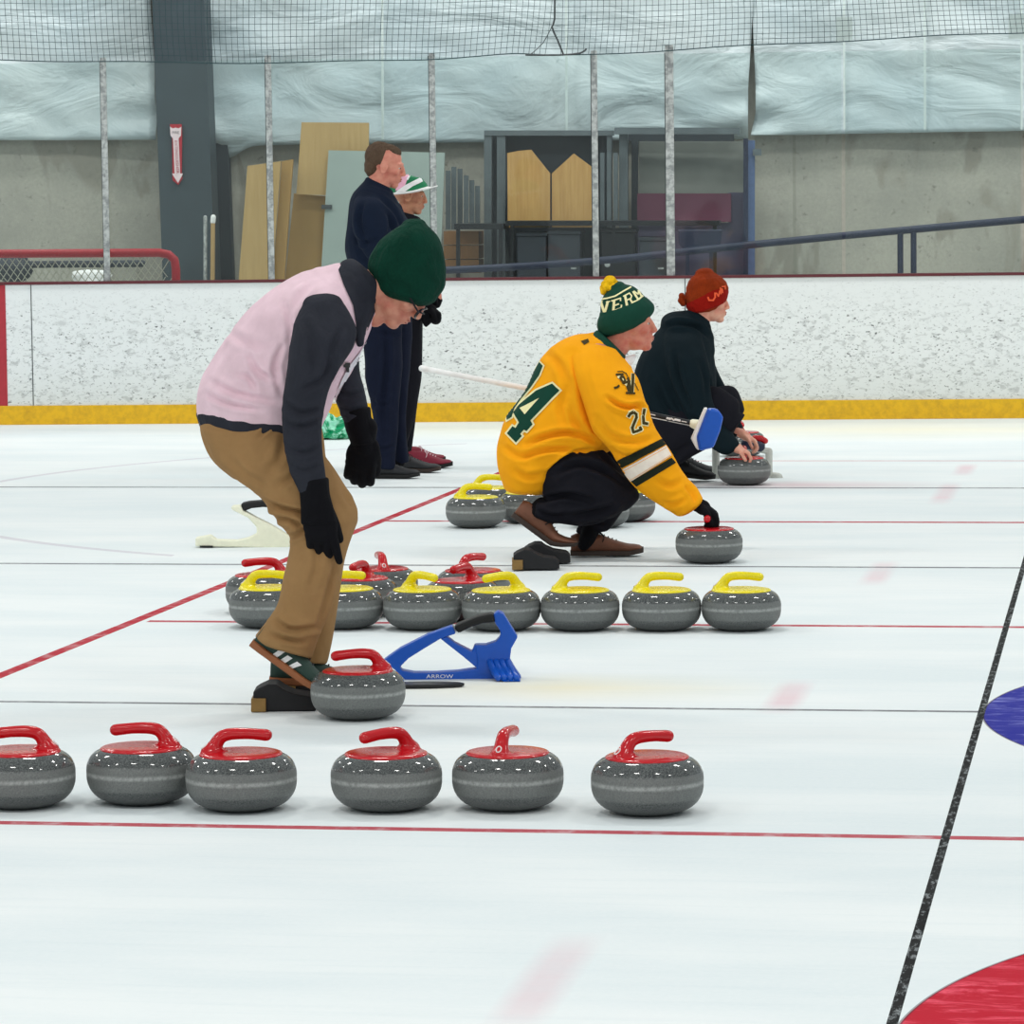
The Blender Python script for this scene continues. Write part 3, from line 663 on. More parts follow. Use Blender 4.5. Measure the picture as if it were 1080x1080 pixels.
for (x0, y0, x1, m, l) in ((545, 245, 576, 'charcoal_box', 'left dark grey box under the black table'), (578, 243, 612, 'charcoal_box', 'second dark grey box under the black table'), (634, 241, 670, 'black_gloss', 'black box with a round white mark under the table'), (674, 250, 704, 'charcoal_box', 'dark grey box beside the wide pale glass post')):
    o = empty('storage_box', W((x0+x1)/2, 292, 2.2).xy.to_3d(), l, 'box', CB); slab('box_body', rect(x0, y0+4, x1, 330), 2.06, .4, m, o, .01); slab('lid', rect(x0-1, y0, x1+1, y0+4), 2.05, .42, m, o, .006)
    if m == 'black_gloss':
        q = Acc(); q.prism([(640.5+3*math.cos(t*math.pi/6), 279+3*math.sin(t*math.pi/6)) for t in range(12)], lambda x, y, d: W(x, y, 2.045)+BN*d, 0, .004); put('round_mark', q, 'post', o, False)
    elif x0 in (578, 674): slab('label_tag', rect(x1-10, 282, x1-4, 284), 2.055, .003, 'post', o)
ch = empty('stacking_chair', W(738, 290, 2.2).xy.to_3d(), 'dark navy chair back under the right end of the black table', 'chair')
slab('backrest', [(715, 242), (762, 242), (760, 258), (752, 266), (724, 266), (716, 258)], 1.9, .04, 'rail_navy', ch, .01); slab('leg', rect(723, 264, 727, 330), 1.92, .03, 'rail_navy', ch); slab('leg', rect(748, 264, 752, 330), 1.92, .03, 'rail_navy', ch)
bp = empty('blue_post', W(789, 290, 2.6).xy.to_3d(), 'blue steel post standing against the wall right of the frames', 'post')
slab('post_flange', rect(784, 146, 789, 330), 2.72, .02, 'rail_navy', bp); slab('post_web', rect(788.5, 148, 796, 330), 2.74, .1, 'steel_blue', bp); slab('bracket', rect(794, 157, 803, 164), 2.7, .04, 'frame_grey', bp)
hr = empty('handrail', W(950, 290, 1.6).xy.to_3d(), 'long dark blue sloping pipe handrail against the wall', 'handrail')
a = Acc(); a.tube([W(470, 285, 1.6), W(560, 280.5, 1.6), W(660, 272.5, 1.6), W(740, 263.5, 1.6), W(891, 248.5, 1.6), W(1082, 231.4, 1.6), W(1180, 222, 1.6)], .028, 14, 2); put('rail', a, 'rail_navy', hr)
for x in (949.5, 963.5):
    a = Acc(); q = W(x, 246, 1.6); b_ = q.copy(); b_.z = 0; a.tube([b_, q], .022, 12); put('upright', a, 'rail_navy', hr)

# ================================================================== CURLING STONES
prof = [(0.0, .012), (.050, .012), (.060, .003), (.068, .0), (.076, .003), (.096, .009), (.115, .018), (.130, .032), (.139, .048), (.1432, .064), (.144, .080), (.1436, .096), (.140, .112), (.132, .126), (.120, .1365), (.110, .1415), (.106, .143), (.0, .143)]
def refine(pr, k=3):
    S = [np.array(q) for q in pr]; o = []
    for i in range(len(S)-1):
        p0, p1, p2, p3 = S[max(i-1, 0)], S[i], S[i+1], S[min(i+2, len(S)-1)]
        for j in range(k):
            t = j/k; o.append(tuple(.5*((2*p1)+(p2-p0)*t+(2*p0-5*p1+4*p2-p3)*t*t+(3*p1-p0-3*p2+p3)*t**3)))
    o.append(tuple(S[-1])); return o
body = Acc().lathe(prof[:2]+refine(prof[2:-2])+prof[-2:], n=72).mesh('granite_body')
hd = Acc(); hd.lathe([(0, .136), (.102, .1365), (.107, .1385), (.109, .1425), (.107, .1465), (.099, .149), (.08, .1505), (.04, .152), (0, .1525)], n=72)
hd.tube([(.078, 0, .146), (.071, 0, .157), (.064, 0, .169), (.056, 0, .182), (.042, 0, .1925), (.014, 0, .1965), (-.025, 0, .1955), (-.067, 0, .191)], [.027, .0225, .0188, .0172, .0165, .0158, .0148, .0158], 20, 3)
hd.ell((.068, 0, .146), ((.036, 0, 0), (0, .030, 0), (0, 0, .018)), 24, 12)
hmesh = remesh(hd, .0028, 4)
_b = BVHTree.FromPolygons([q.co for q in hmesh.vertices], [tuple(p.vertices) for p in hmesh.polygons])
def _hit(y, z): h = _b.ray_cast(Vector((.3, y, z)), Vector((-1, 0, 0)))[0]; return h if h is not None else Vector((.1, y, z))
mark = Acc(); mark.tube([_hit(.0065*math.cos(a_), .1655+.0065*math.sin(a_)) for a_ in [k*math.pi/8 for k in range(17)]], .0018, 6, 1, False); markm = mark.mesh('ring_mark')
stone_protos = {}
def stone(x, y, a, colr, label, group):
    if colr not in stone_protos:
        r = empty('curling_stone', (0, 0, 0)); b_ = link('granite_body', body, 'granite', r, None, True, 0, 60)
        hm = hmesh.copy(); h = link('handle', hm, colr+'_plastic', r); mk = link('ring_mark', markm.copy(), 'white_mark', h); h['label'] = colr+' plastic handle'
        stone_protos[colr] = (r, b_, h, mk)
    else:
        r0, b0, h0, m0 = stone_protos[colr]; r = r0.copy(); COL.objects.link(r)
        b_ = b0.copy(); COL.objects.link(b_); b_.parent = r; h = h0.copy(); COL.objects.link(h); h.parent = r; mk = m0.copy(); COL.objects.link(mk); mk.parent = h
    g = G(x, y); r.location = (g.x, g.y, 0); r.rotation_euler.z = YAW+math.radians(a)
    return tag(r, label, 'curling stone', group)
FRG = 'red-handled stones in the front row'
stone(22, 850, 0, 'red', 'red-handled curling stone cut off by the left picture edge', FRG)
stone(150, 846, -4, 'red', 'red-handled stone in the front row, second from the left, handle pointing left', FRG)
stone(255, 853, 184, 'red', 'red-handled stone in the front row touching its left neighbour, handle pointing right', FRG)
stone(408, 853, 38, 'red', 'red-handled stone in the front row below the stooping man\'s stone', FRG)
stone(536, 852, -104, 'red', 'red-handled stone in the front row with its handle seen end-on', FRG)
stone(683, 857, -146, 'red', 'red-handled stone at the right end of the front row', FRG)
stone(378, 757, 12, 'red', 'red-handled curling stone in front of the stooping man\'s shoe', None)
YG = 'yellow-handled stones in the middle row'
for (x, y, a_, l) in ((283, 661, 170, 'yellow-handled stone behind the khaki trouser leg, at the row\'s left end'), (363.5, 662, 190, 'yellow-handled stone just right of the khaki trouser leg'), (446, 663, 132, 'yellow-handled stone left of the blue frame\'s black grip'), (529, 664, 36, 'yellow-handled stone behind the blue delivery frame'),
                     (612, 664, 180, 'yellow-handled stone right of the blue frame, third from the row\'s right end'), (698, 664, 182, 'yellow-handled stone second from the right end of the middle row'), (782, 664, 178, 'yellow-handled stone at the right end of the middle row')): stone(x, y, a_, 'yellow', l, YG)
RG = 'red-handled stones behind the middle row'
for (x, y, a_, l) in ((278, 646, 6, 'red-handled stone behind the leftmost yellow one, left of the khaki trousers'), (380, 650, 70, 'red-handled stone with upright curl of handle just right of the khaki knee'), (402, 639, -80, 'red-handled stone rearmost between khaki leg and the pair of red stones'),
                     (488, 653, 62, 'red-handled stone, front one of the pair behind the blue frame'), (499, 641, -125, 'red-handled stone, rear one of the pair behind the blue frame')): stone(x, y, a_, 'red', l, RG)
BG_ = 'yellow-handled stones behind the squatting man'
for (x, y, a_, l) in ((502, 556, 184, 'yellow-handled stone at the left end of the group behind the brown shoes'), (518, 545, 180, 'yellow-handled stone rearmost of the group left of the gold jersey hem'), (557, 551, 178, 'yellow-handled stone half hidden behind the raised brown shoe'), (632, 556, 0, 'yellow-handled stone under the black trouser knee of the squatting man'), (660, 549.5, 0, 'yellow-handled stone just right of the squatting man\'s knee')): stone(x, y, a_, 'yellow', l, BG_)
stone(748, 593, 80, 'red', 'red-handled stone held by the squatting man in the gold jersey', None)
stone(785, 511, 88, 'red', 'red-handled stone held by the man in the rust knit hat', None)
stone(782, 481, 90, 'red', 'red-handled stone standing behind the hands of the man in the rust hat', None)
for r, *_ in stone_protos.values(): pass

# ================================================================== PEOPLE
def heads(acc, c, fwd, up, s=1.0, ear=True):
    fwd = fwd.normalized(); up = (up-fwd*up.dot(fwd)).normalized(); lf = up.cross(fwd)
    def T(x, y, z): return c+(fwd*x+lf*y+up*z)*s
    def E(x, y, z, rx, ry, rz): acc.ell(T(x, y, z), (fwd*rx*s, lf*ry*s, up*rz*s), 20, 12)
    E(-.018, 0, .035, .096, .077, .086); E(.03, 0, .0, .056, .062, .078); E(.02, 0, -.058, .058, .056, .044); E(.062, 0, -.088, .025, .026, .019)
    E(.066, 0, -.052, .027, .032, .032); E(.091, 0, -.050, .008, .021, .0055); E(.088, 0, -.062, .009, .019, .0065)
    acc.tube([T(.078, 0, .03), T(.092, 0, .006), T(.102, 0, -.019)], [.009*s, .0100*s, .0112*s], 12, 2); E(.1035, 0, -.023, .0118, .012, .011)
    for q in (1, -1):
        E(.096, .013*q, -.028, .011, .008, .008); E(.074, .028*q, .028, .016, .026, .009); E(.058, .040*q, -.018, .024, .022, .020)
        E(.076, .030*q, .0155, .010, .015, .0045); E(.075, .030*q, -.0005, .010, .015, .004)
        if ear:
            pts = [T(-.002+.017*math.sin(t), (.074+.010*(1-math.cos(t))*.5)*q, -.006+.030*math.cos(t)) for t in [-.4-k*.45 for k in range(13)]]
            acc.tube(pts, .0052*s, 8, 1); E(-.003, .073*q, -.004, .013, .008, .024); E(-.001, .077*q, -.032, .008, .006, .010)
    return T
def eyes(T, s, parent):
    for q in (1, -1):
        a = Acc(); a.ball(T(.0705, .030*q, .0072), .0120*s, 16); e = put('eye', a, 'eye_white', parent)
        a = Acc(); a.ball(T(.0742, .0306*q, .0070), .0092*s, 12); put('iris', a, 'iris', e)
    a = Acc(); a.ell(T(.0935, 0, -.0505), ((T(1, 0, 0)-T(0, 0, 0))*.0065, (T(0, 1, 0)-T(0, 0, 0))*.019, (T(0, 0, 1)-T(0, 0, 0))*.0035), 14, 8)
    a.ell(T(.0915, 0, -.060), ((T(1, 0, 0)-T(0, 0, 0))*.0065, (T(0, 1, 0)-T(0, 0, 0))*.017, (T(0, 0, 1)-T(0, 0, 0))*.004), 14, 8); put('lips', a, 'lip', parent)
def hand(acc, w, d, pn, th, s=1.0, curl=(25, 30, 20), spread=.05, glove=0.0, curls=None, thumb_curl=20, thumb_open=.62):
    """w wrist, d finger direction, pn palm normal (curl side), th thumb side"""
    d = Vector(d).normalized(); pn = Vector(pn); pn = (pn-d*pn.dot(d)).normalized(); th = Vector(th); th = (th-d*th.dot(d)-pn*th.dot(pn)).normalized()
    g = glove
    acc.tube([w-d*.03*s, w+d*.012*s, w+d*.03*s], [.027*s+g, .026*s+g, .028*s+g], 14, 2)
    acc.ell(w+d*.052*s, (d*.052*s, th*(.043*s+g), pn*(.0165*s+g)), 22, 14); acc.ell(w+d*.075*s, (d*.030*s, th*(.042*s+g), pn*(.0145*s+g)), 20, 12)
    acc.ell(w+d*.035*s+th*.022*s+pn*.008*s, (d*.032*s, th*.020*s, pn*.017*s), 16, 10)
    for k, (off, L) in enumerate(((.031, .074), (.0105, .082), (-.0105, .076), (-.030, .060))):
        cu = curls[k] if curls else curl
        p = w+d*(.088-.004*abs(k-1.2))*s+th*off*s; dr = (d+th*(off/.031)*spread).normalized(); pts = [p-dr*.02*s]; rr = [.0095*s+g]; pts.append(p); rr.append(.0098*s+g); ang = 0
        for f, cdeg, r in ((.46, cu[0], .0092), (.30, cu[1], .0084), (.24, cu[2], .0074)):
            ang += math.radians(cdeg); v = dr*math.cos(ang)+pn*math.sin(ang); p = p+v*L*f*s*1.05; pts.append(p); rr.append(r*s+g)
        acc.tube(pts, rr, 12, 3)
    p = w+d*.028*s+th*.030*s+pn*.004*s; v = (d*.75+th*thumb_open+pn*.25).normalized(); pts = [p-v*.012*s, p+v*.028*s]; a_ = math.radians(thumb_curl)
    v2 = (v*math.cos(a_)+(pn*.5+d*.4-th*.4).normalized()*math.sin(a_)).normalized(); pts += [pts[-1]+v2*.028*s, pts[-1]+v2*.050*s]
    acc.tube(pts, [.013*s+g, .0115*s+g, .0105*s+g, .0088*s+g], 12, 3)
def shoe(heel, fwd, up, L, parent, upper, sole, lace, wk=1.0, stripes=None, bend=0.0, hi=1.0, side=-1):
    """one shoe: heel point of the sole, direction, length; upper, sole and laces are separate pieces"""
    fwd = Vector(fwd).normalized(); up = Vector(up); up = (up-fwd*up.dot(fwd)).normalized(); sd = up.cross(fwd)
    def T(x, y, z):
        zz = z; xx = x
        if bend and x > .66:
            t = (x-.66); a_ = math.radians(bend); xx = .66+t*math.cos(a_); zz = z/L+t*math.sin(a_); return heel+fwd*(xx*L)+sd*y+up*(zz*L)
        return heel+fwd*(x*L)+sd*y+up*z
    wd = lambda x: float(np.interp(x, [0, .04, .15, .35, .55, .72, .86, .95, 1.0], [.020, .030, .035, .034, .039, .046, .043, .032, .012]))*wk
    th = .026
    a = Acc(); R = []
    for x in np.linspace(0, 1, 22):
        w_ = wd(x)+.003; R.append([T(x, math.copysign(abs(math.cos(t))**.6, math.cos(t))*w_, th/2+.001+math.copysign(abs(math.sin(t))**.45, math.sin(t))*th/2 + (.012*max(0, x-.8)/.2)) for t in [2*math.pi*j/20 for j in range(20)]])
    a.rings(R); r = put('shoe', a, upper, parent); 
    me_s = r.data; me_s.materials.clear(); me_s.materials.append(M[sole])
    top = lambda x: float(np.interp(x, [0, .08, .2, .34, .45, .6, .75, .88, .96, 1], [.088, .100, .100, .100, .090, .070, .056, .046, .036, .022]))*hi
    a = Acc(); R = []
    for x in np.linspace(.01, .985, 26):
        w_ = wd(x)*.98; h = (top(x)-th*.6)/2
        R.append([T(x, math.copysign(abs(math.cos(t))**.8, math.cos(t))*w_*(1-.28*max(0, math.sin(t))), th*.6+h+math.copysign(abs(math.sin(t))**.75, math.sin(t))*h + (.012*max(0, x-.8)/.2)) for t in [2*math.pi*j/22 for j in range(22)]])
    a.rings(R); u = put('upper', a, upper, r)
    a = Acc()
    for k in range(5):
        x = .40+.055*k; z = top(x)+.001; w_ = wd(x)*.42; a.tube([T(x, -w_, z-.012), T(x+.012, 0, z+.001), T(x, w_, z-.012)], .0028, 7, 2)
    x = .39; z = top(x)
    for q in (1, -1): a.tube([T(x, 0, z+.002), T(x+.02, .02*q, z+.006), T(x+.07, .034*q, z-.012), T(x+.05, .038*q, z-.03)], .0023, 6, 3)
    put('laces', a, lace, r)
    return r, u, T
def shrink(secs, k=.5, kr=.52):
    out = []
    for x1, y1, x2, y2, dw, rw in secs:
        cx, cy = (x1+x2)/2, (y1+y2)/2; out.append((cx+(x1-cx)*k, cy+(y1-cy)*k, cx+(x2-cx)*k, cy+(y2-cy)*k, dw, rw*kr))
    return out
def fdir(deg, yaw=0):
    """picture-plane direction (0 = right, 90 = up), turned away from the camera by yaw degrees"""
    d = R0*math.cos(math.radians(deg))+Vector((0, 0, 1))*math.sin(math.radians(deg)); y_ = math.radians(yaw)
    return (d*math.cos(y_)+FH*math.sin(y_)).normalized()
Z = Vector((0, 0, 1))
def socks(F, parent, lists, mat='black_knit'):
    for pts in lists:
        a = Acc(); F.tube(a, [(x, y, dw, r*.78) for x, y, dw, r in pts], 14, 3); put('sock', a, mat, parent)

# ---------------------------------------------------------- man stooping, pink vest
F1 = Fig(11.72); g = G(300, 747)
p1 = empty('person', (g.x, g.y, 0), 'person stooping in a pink vest, charcoal sleeves, khaki trousers and dark green knit hat', 'person')
TR = [(210, 448, 342, 448, 0, .165), (206, 430, 350, 432, 0, .185), (210, 405, 356, 414, 0, .19), (225, 376, 370, 394, 0, .20), (247, 345, 380, 372, 0, .215), (272, 317, 389, 352, 0, .215), (302, 295, 395, 333, 0, .19), (340, 281, 396, 318, 0, .12)]
NA = [(318, 322, 360, 316, -.175, .075), (310, 337, 376, 343, -.20, .09), (306, 360, 373, 364, -.225, .09), (302, 390, 357, 394, -.235, .082), (298, 420, 345, 424, -.235, .072), (297, 447, 340, 449, -.23, .064), (299, 471, 340, 475, -.225, .058), (306, 497, 342, 492, -.22, .052), (315, 519, 345, 512, -.215, .047)]
FA = [(338, 330, 384, 332, .16, .08), (344, 360, 380, 362, .19, .08), (347, 390, 379, 390, .20, .07), (351, 415, 384, 410, .20, .062), (356, 432, 387, 424, .20, .056), (362, 446, 390, 438, .20, .05)]
HP = [(212, 432, 338, 440, 0, .155), (211, 455, 342, 462, 0, .17), (222, 482, 345, 484, 0, .165), (244, 505, 350, 498, 0, .12)]
NL = [(213, 452, 330, 462, -.07, .10), (225, 484, 346, 484, -.085, .105), (249, 507, 360, 507, -.095, .10), (275, 530, 373, 527, -.10, .095), (296, 554, 377.5, 543, -.105, .088), (305, 568, 371, 561, -.105, .085), (303, 590, 365, 586, -.10, .082), (297, 614, 357, 610, -.095, .08), (292.5, 637, 350, 638, -.09, .078), (281, 654, 341, 662, -.09, .075), (268, 671, 330, 695, -.09, .074)]
FL = [(228, 470, 335, 478, .09, .10), (270, 510, 362, 510, .11, .095), (300, 545, 377, 542, .12, .088), (312, 568, 373, 563, .125, .082), (318, 600, 364, 600, .125, .075), (320, 640, 356, 642, .125, .07), (318, 680, 347.5, 684, .125, .065), (322, 696, 344, 700, .125, .06)]
S1 = 1.06; fw = fdir(-46, -4); upv = fdir(44, -4); hc = F1.pt(420, 301)
a = Acc(); T1 = heads(a, hc, fw, upv, S1, False)
F1.tube(a, [(352, 320, 0, .075), (378, 310, 0, .062), (398, 303, 0, .062), (412, 300, 0, .06)], 16)
F1.tube(a, [(400, 320, 0, .05), (396, 335, 0, .03)], 12)
F1.loft(a, shrink(TR, .6, .6)); F1.loft(a, shrink(NA)); F1.loft(a, shrink(FA)); F1.loft(a, shrink(HP, .7)); F1.loft(a, shrink(NL)); F1.loft(a, shrink(FL))
for (x, y, dw) in ((331, 528, -.215), (376, 452, .2)): F1.tube(a, [(x, y-22, dw, .022), (x+1, y, dw, .02), (x+2, y+16, dw, .02)], 12)
body1 = skinobj('body', remesh(a, .0042, 3), 'skin1', p1)
eyes(T1, S1, body1)
# glasses
a = Acc(); r_ = .003
for q in (1, -1):
    cx = [T1(.105-.006*abs(math.cos(t)), .033*q+.024*math.cos(t), -.010+.018*math.sin(t)) for t in [k*math.pi/8 for k in range(17)]]; a.tube(cx, r_, 6, 1, False)
    a.tube([T1(.100, .057*q, -.006), T1(.086, .068*q, -.002), T1(.04, .078*q, .012), T1(.0, .084*q, .022)], r_, 6, 2)
a.tube([T1(.103, .010, -.008), T1(.112, 0, -.004), T1(.103, -.010, -.008)], r_, 6, 2); put('glasses', a, 'glasses', body1)
a = Acc(); F1.loft(a, TR); F1.loft(a, [(332, 282, 398, 332, 0, .15), (346, 280, 396, 322, 0, .12)])
vest = skinobj('vest', crease(remesh(a, .005, 6, (.010, (5, 5, 3.2), 2.0)), [([(222, 402), (250, 415), (292, 424)], 3, .012), ([(216, 415), (240, 426), (275, 432)], 2.5, .010), ([(300, 360), (290, 385), (296, 415)], 3, .010), ([(262, 372), (272, 392), (290, 402)], 3, .011), ([(250, 395), (262, 398), (270, 412)], 2.5, .009), ([(300, 320), (306, 345), (304, 370)], 3, .009), ([(330, 300), (318, 310), (306, 330)], 3, .008), ([(240, 350), (262, 362), (285, 366)], 4, .008)]), 'pink_fleece', p1)
# dark jacket: sleeves, collar, hem
a = Acc(); F1.loft(a, NA, cap=.5); F1.loft(a, FA, cap=.5)
F1.loft(a, [(206, 436, 340, 440, 0, .172), (211, 452, 338, 452, 0, .168)], cap=.2)
F1.loft(a, shrink(TR, .85, .9))
F1.loft(a, [(352, 288, 388, 345, 0, .125), (357, 278, 395, 325, 0, .115), (363, 274, 401, 311, 0, .10), (371, 273, 402, 302, 0, .09)], cap=.15)
F1.loft(a, [(370, 325, 396, 318, -.07, .03), (373, 350, 386, 348, -.105, .035), (376, 366, 384, 364, -.11, .03)], cap=.4)
jk = skinobj('jacket', crease(remesh(a, .005, 5, (.008, (6, 6, 4), 8.0)), [([(300, 425), (318, 436), (340, 430)], 3, .012), ([(300, 445), (315, 450), (338, 444)], 2.5, .010), ([(352, 380), (340, 400), (318, 412)], 3, .011), ([(318, 335), (330, 360), (332, 390)], 4, .009), ([(302, 470), (318, 478), (338, 472)], 2.5, .009), ([(362, 345), (350, 370), (345, 395)], 3, .009), ([(306, 490), (320, 497), (340, 490)], 2.5, .007), ([(354, 410), (368, 418), (384, 412)], 2.5, .009), ([(358, 430), (370, 434), (386, 430)], 2.5, .008)]), 'charcoal_knit', p1)
b1 = bvh_of(vest, jk)
decal('collar_panel', [[(360, 279), (366, 275), (380, 284), (392, 304), (398, 322), (388, 346), (382, 366), (378, 366), (376, 345), (372, 322), (362, 300), (357, 285)]], bvh_of(vest, jk), 'charcoal_knit', jk, .004, 2)
decal('zipper_edge', strip_pairs([(395, 338), (388, 356), (379, 371), (366, 388), (359, 402), (353, 418), (350, 430)], [(398, 340), (391, 358), (383, 374), (370, 390), (363, 404), (356, 419), (353, 431)]), b1, 'white_trim', vest, .006, 1.5)
decal('toggle', [rect(361, 382, 368, 387), rect(364, 387, 367, 392)], b1, 'lace_black', vest, .009, 1.5)
a = Acc(); F1.loft(a, HP, cap=.3); F1.loft(a, NL, cap=.12); F1.loft(a, FL, cap=.12)
tr1 = skinobj('trousers', crease(remesh(a, .0052, 5, (.011, (5, 5, 3.5), 4.0)), [([(272, 526), (296, 536), (320, 541), (342, 541)], 3, .020), ([(288, 545), (306, 548), (322, 560)], 2.8, .016), ([(303, 567), (318, 562), (330, 552)], 2.5, .012), ([(262, 443), (282, 450), (270, 462)], 2, .008), ([(320, 478), (312, 500), (292, 512)], 3.5, .010), ([(300, 455), (296, 480), (280, 500)], 4, .009), ([(288, 652), (306, 664), (334, 662)], 2.8, .014), ([(282, 668), (300, 674), (322, 678)], 2.4, .011), ([(355, 590), (346, 625), (336, 662)], 2.5, .010), ([(330, 560), (335, 590), (328, 620)], 4, .008), ([(240, 480), (258, 500), (282, 512)], 3.5, .008), ([(360, 510), (366, 525), (372, 532)], 3, .008)]), 'khaki', p1)
a = Acc(); F1.loft(a, [(391, 295, 462, 314, 0, .098), (387, 282, 469.5, 302, 0, .110), (390.5, 269, 470.5, 286, 0, .112), (398, 256, 468, 265, 0, .108), (410, 245, 461, 247, 0, .092), (424, 236, 449, 236, 0, .055)], cap=.5)
ht = skinobj('knit_hat', remesh(a, .0045, 3, (.002, (14, 14, 14), 3.0)), 'green_knit', p1)
# gloves
a = Acc(); F1.loft(a, [(314, 507, 347, 505, -.215, .052), (316, 522, 348, 520, -.215, .045), (317, 538, 352, 536, -.215, .034), (317, 552, 355, 550, -.215, .028)], cap=.2)
hand(a, F1.pt(335, 533, -.215), fdir(-84), FH, R0, 1.14, glove=.0035, curls=((6, 14, 12), (22, 26, 20), (30, 30, 22), (38, 36, 25)), spread=.10, thumb_curl=10, thumb_open=.22)
skinobj('glove', remesh(a, .003, 2), 'black_knit', p1)
a = Acc(); F1.loft(a, [(361, 436, 391, 430, .2, .056), (364, 452, 393, 450, .2, .052), (370, 468, 396, 466, .2, .045)], cap=.2)
hand(a, F1.pt(385, 462, .2), fdir(-100), FH, R0, 1.08, glove=.006, curl=(26, 34, 24), spread=.08, thumb_open=.3)
skinobj('glove', remesh(a, .003, 2), 'black_knit', p1)
# shoes: near one, heel raised against the block
sh, u_, TT = shoe(F1.pt(262.5, 681, -.09), fdir(-36.5), fdir(53), .305, p1, 'shoe_green', 'gum', 'lace_black', 1.08, bend=8)
bs = bvh_of(u_)
z7 = lambda x, y: (250+x/9, 640+y/9)
decal('side_stripes', [[z7(315, 465), z7(390, 415), z7(460, 425), z7(365, 490)], [z7(390, 515), z7(480, 460), z7(528, 488), z7(440, 545)], [z7(455, 575), z7(570, 520), z7(615, 555), z7(495, 595)]], bs, 'hat_white', u_, .002, 1)
shoe(F1.pt(284, 722, .125), fdir(-3), Z, .29, p1, 'shoe_green', 'gum', 'lace_black', 1.0)

socks(F1, p1, [[(313, 655, -.09, .042), (308, 672, -.09, .042), (300, 684, -.09, .030)], [(333, 680, .125, .045), (318, 700, .125, .042), (300, 712, .125, .036)]])

# ---------------------------------------------------------- man squatting, gold jersey
F2 = Fig(16.45); g = G(600, 592)
p2 = empty('person', (g.x, g.y, 0), 'person squatting in a gold hockey jersey numbered 24 and green pompom hat', 'person')
TR = [(530, 513, 585, 512, 0, .17), (524, 490, 600, 497, 0, .20), (525, 467, 632, 483, 0, .21), (535, 439, 655, 464, 0, .215), (552, 412, 672, 440, 0, .22), (570, 380, 674, 415, 0, .225), (588, 360, 668, 393, 0, .20), (606, 351, 660, 378, 0, .13), (620, 351, 652, 368, 0, .105)]
NA = [(608, 362, 652, 366, -.08, .08), (602, 376, 664, 384, -.15, .09), (605, 398, 674, 403, -.195, .105), (613, 425, 682, 430, -.215, .11), (625, 453, 693, 456, -.22, .105), (639, 474, 700, 467, -.22, .10), (653, 494, 708, 478, -.21, .095), (668, 512, 719, 496, -.19, .085), (690, 528, 731, 511, -.185, .078), (714, 544, 741, 524, -.195, .072)]
FA = [(615, 385, 660, 390, .10, .09), (625, 425, 676, 425, .15, .08), (638, 450, 682, 446, .16, .07), (650, 458, 680, 448, .16, .06)]
HP = [(560, 470, 610, 460, 0, .14), (566, 500, 640, 485, 0, .175), (570, 522, 640, 525, 0, .15)]
NL = [(568, 488, 582, 530, -.07, .09), (590, 462, 592, 528, -.10, .105), (630, 468, 622, 540, -.11, .10), (656, 492, 643, 548, -.11, .085), (673, 520, 655, 540, -.11, .05)]
NS = [(672, 512, 640, 548, -.11, .075), (640, 495, 628, 554, -.11, .075), (608, 508, 600, 554, -.11, .07), (584, 520, 580, 552, -.11, .062), (566, 529, 564, 548, -.11, .055)]
FLL = [(590, 470, 600, 530, .10, .10), (640, 472, 632, 535, .12, .095), (672, 500, 655, 538, .12, .08)]
FS = [(640, 505, 674, 521, .12, .075), (627, 530, 661, 536, .12, .068), (613, 550, 648, 552, .12, .06), (607, 561, 641, 560, .12, .055)]
S2 = 1.05; hc = F2.pt(664, 344)
a = Acc(); T2 = heads(a, hc, fdir(3), fdir(93), S2, False)
F2.tube(a, [(644, 380, 0, .035), (650, 367, 0, .054), (655, 355, 0, .064)], 16)
F2.loft(a, shrink(TR, .6, .6)); F2.loft(a, shrink(NA)); F2.loft(a, shrink(FA))
for q in (HP, NL, NS, FLL, FS): F2.loft(a, shrink(q))

body2 = skinobj('body', remesh(a, .0048, 3), 'skin2', p2); eyes(T2, S2, body2)
a = Acc(); F2.loft(a, TR, cap=.35); F2.loft(a, FA, cap=.5)
js = skinobj('jersey', crease(remesh(a, .0062, 8, (.016, (3.6, 3.6, 3.0), 1.3)), [([(556, 468), (580, 459), (604, 457), (630, 466)], 2.6, .026), ([(552, 482), (580, 474), (612, 474)], 2.4, .018), ([(586, 492), (600, 480), (622, 474)], 2.2, .020), ([(576, 500), (592, 486), (606, 480)], 2, .016), ([(604, 372), (612, 400), (618, 432), (630, 458)], 3.5, .018), ([(600, 425), (606, 445), (622, 462)], 3, .014), ([(540, 495), (556, 503), (575, 500)], 3, .012), ([(575, 372), (590, 385), (598, 405)], 3.5, .012), ([(530, 470), (545, 480), (560, 482)], 3, .012), ([(600, 405), (592, 430), (598, 450)], 4, .012)]), 'gold_jersey', p2)
a = Acc(); F2.loft(a, NA, cap=.3)
slv = skinobj('sleeve', crease(remesh(a, .0058, 6, (.012, (4.5, 4.5, 3.5), 6.3)), [([(640, 419), (652, 427), (664, 430), (675, 429), (682, 442)], 2.2, .024), ([(628, 440), (645, 460), (668, 466), (690, 462)], 3, .013), ([(722, 512), (730, 520), (733, 530)], 2.4, .014), ([(690, 505), (706, 512), (722, 506)], 3, .010), ([(645, 475), (660, 482), (680, 476)], 2.5, .011), ([(700, 530), (712, 532), (724, 526)], 2.2, .010)]), 'gold_jersey', js)
bj = bvh_of(js, slv)
z6 = lambda x, y: (520+x/9.82, 370+y/9.82)
four = [z6(*q) for q in ((615, 340), (690, 410), (390, 722), (412, 762), (350, 832), (322, 818), (285, 862), (302, 884), (240, 952), (148, 855), (205, 782), (236, 800), (272, 742), (212, 640), (272, 560), (450, 412))]
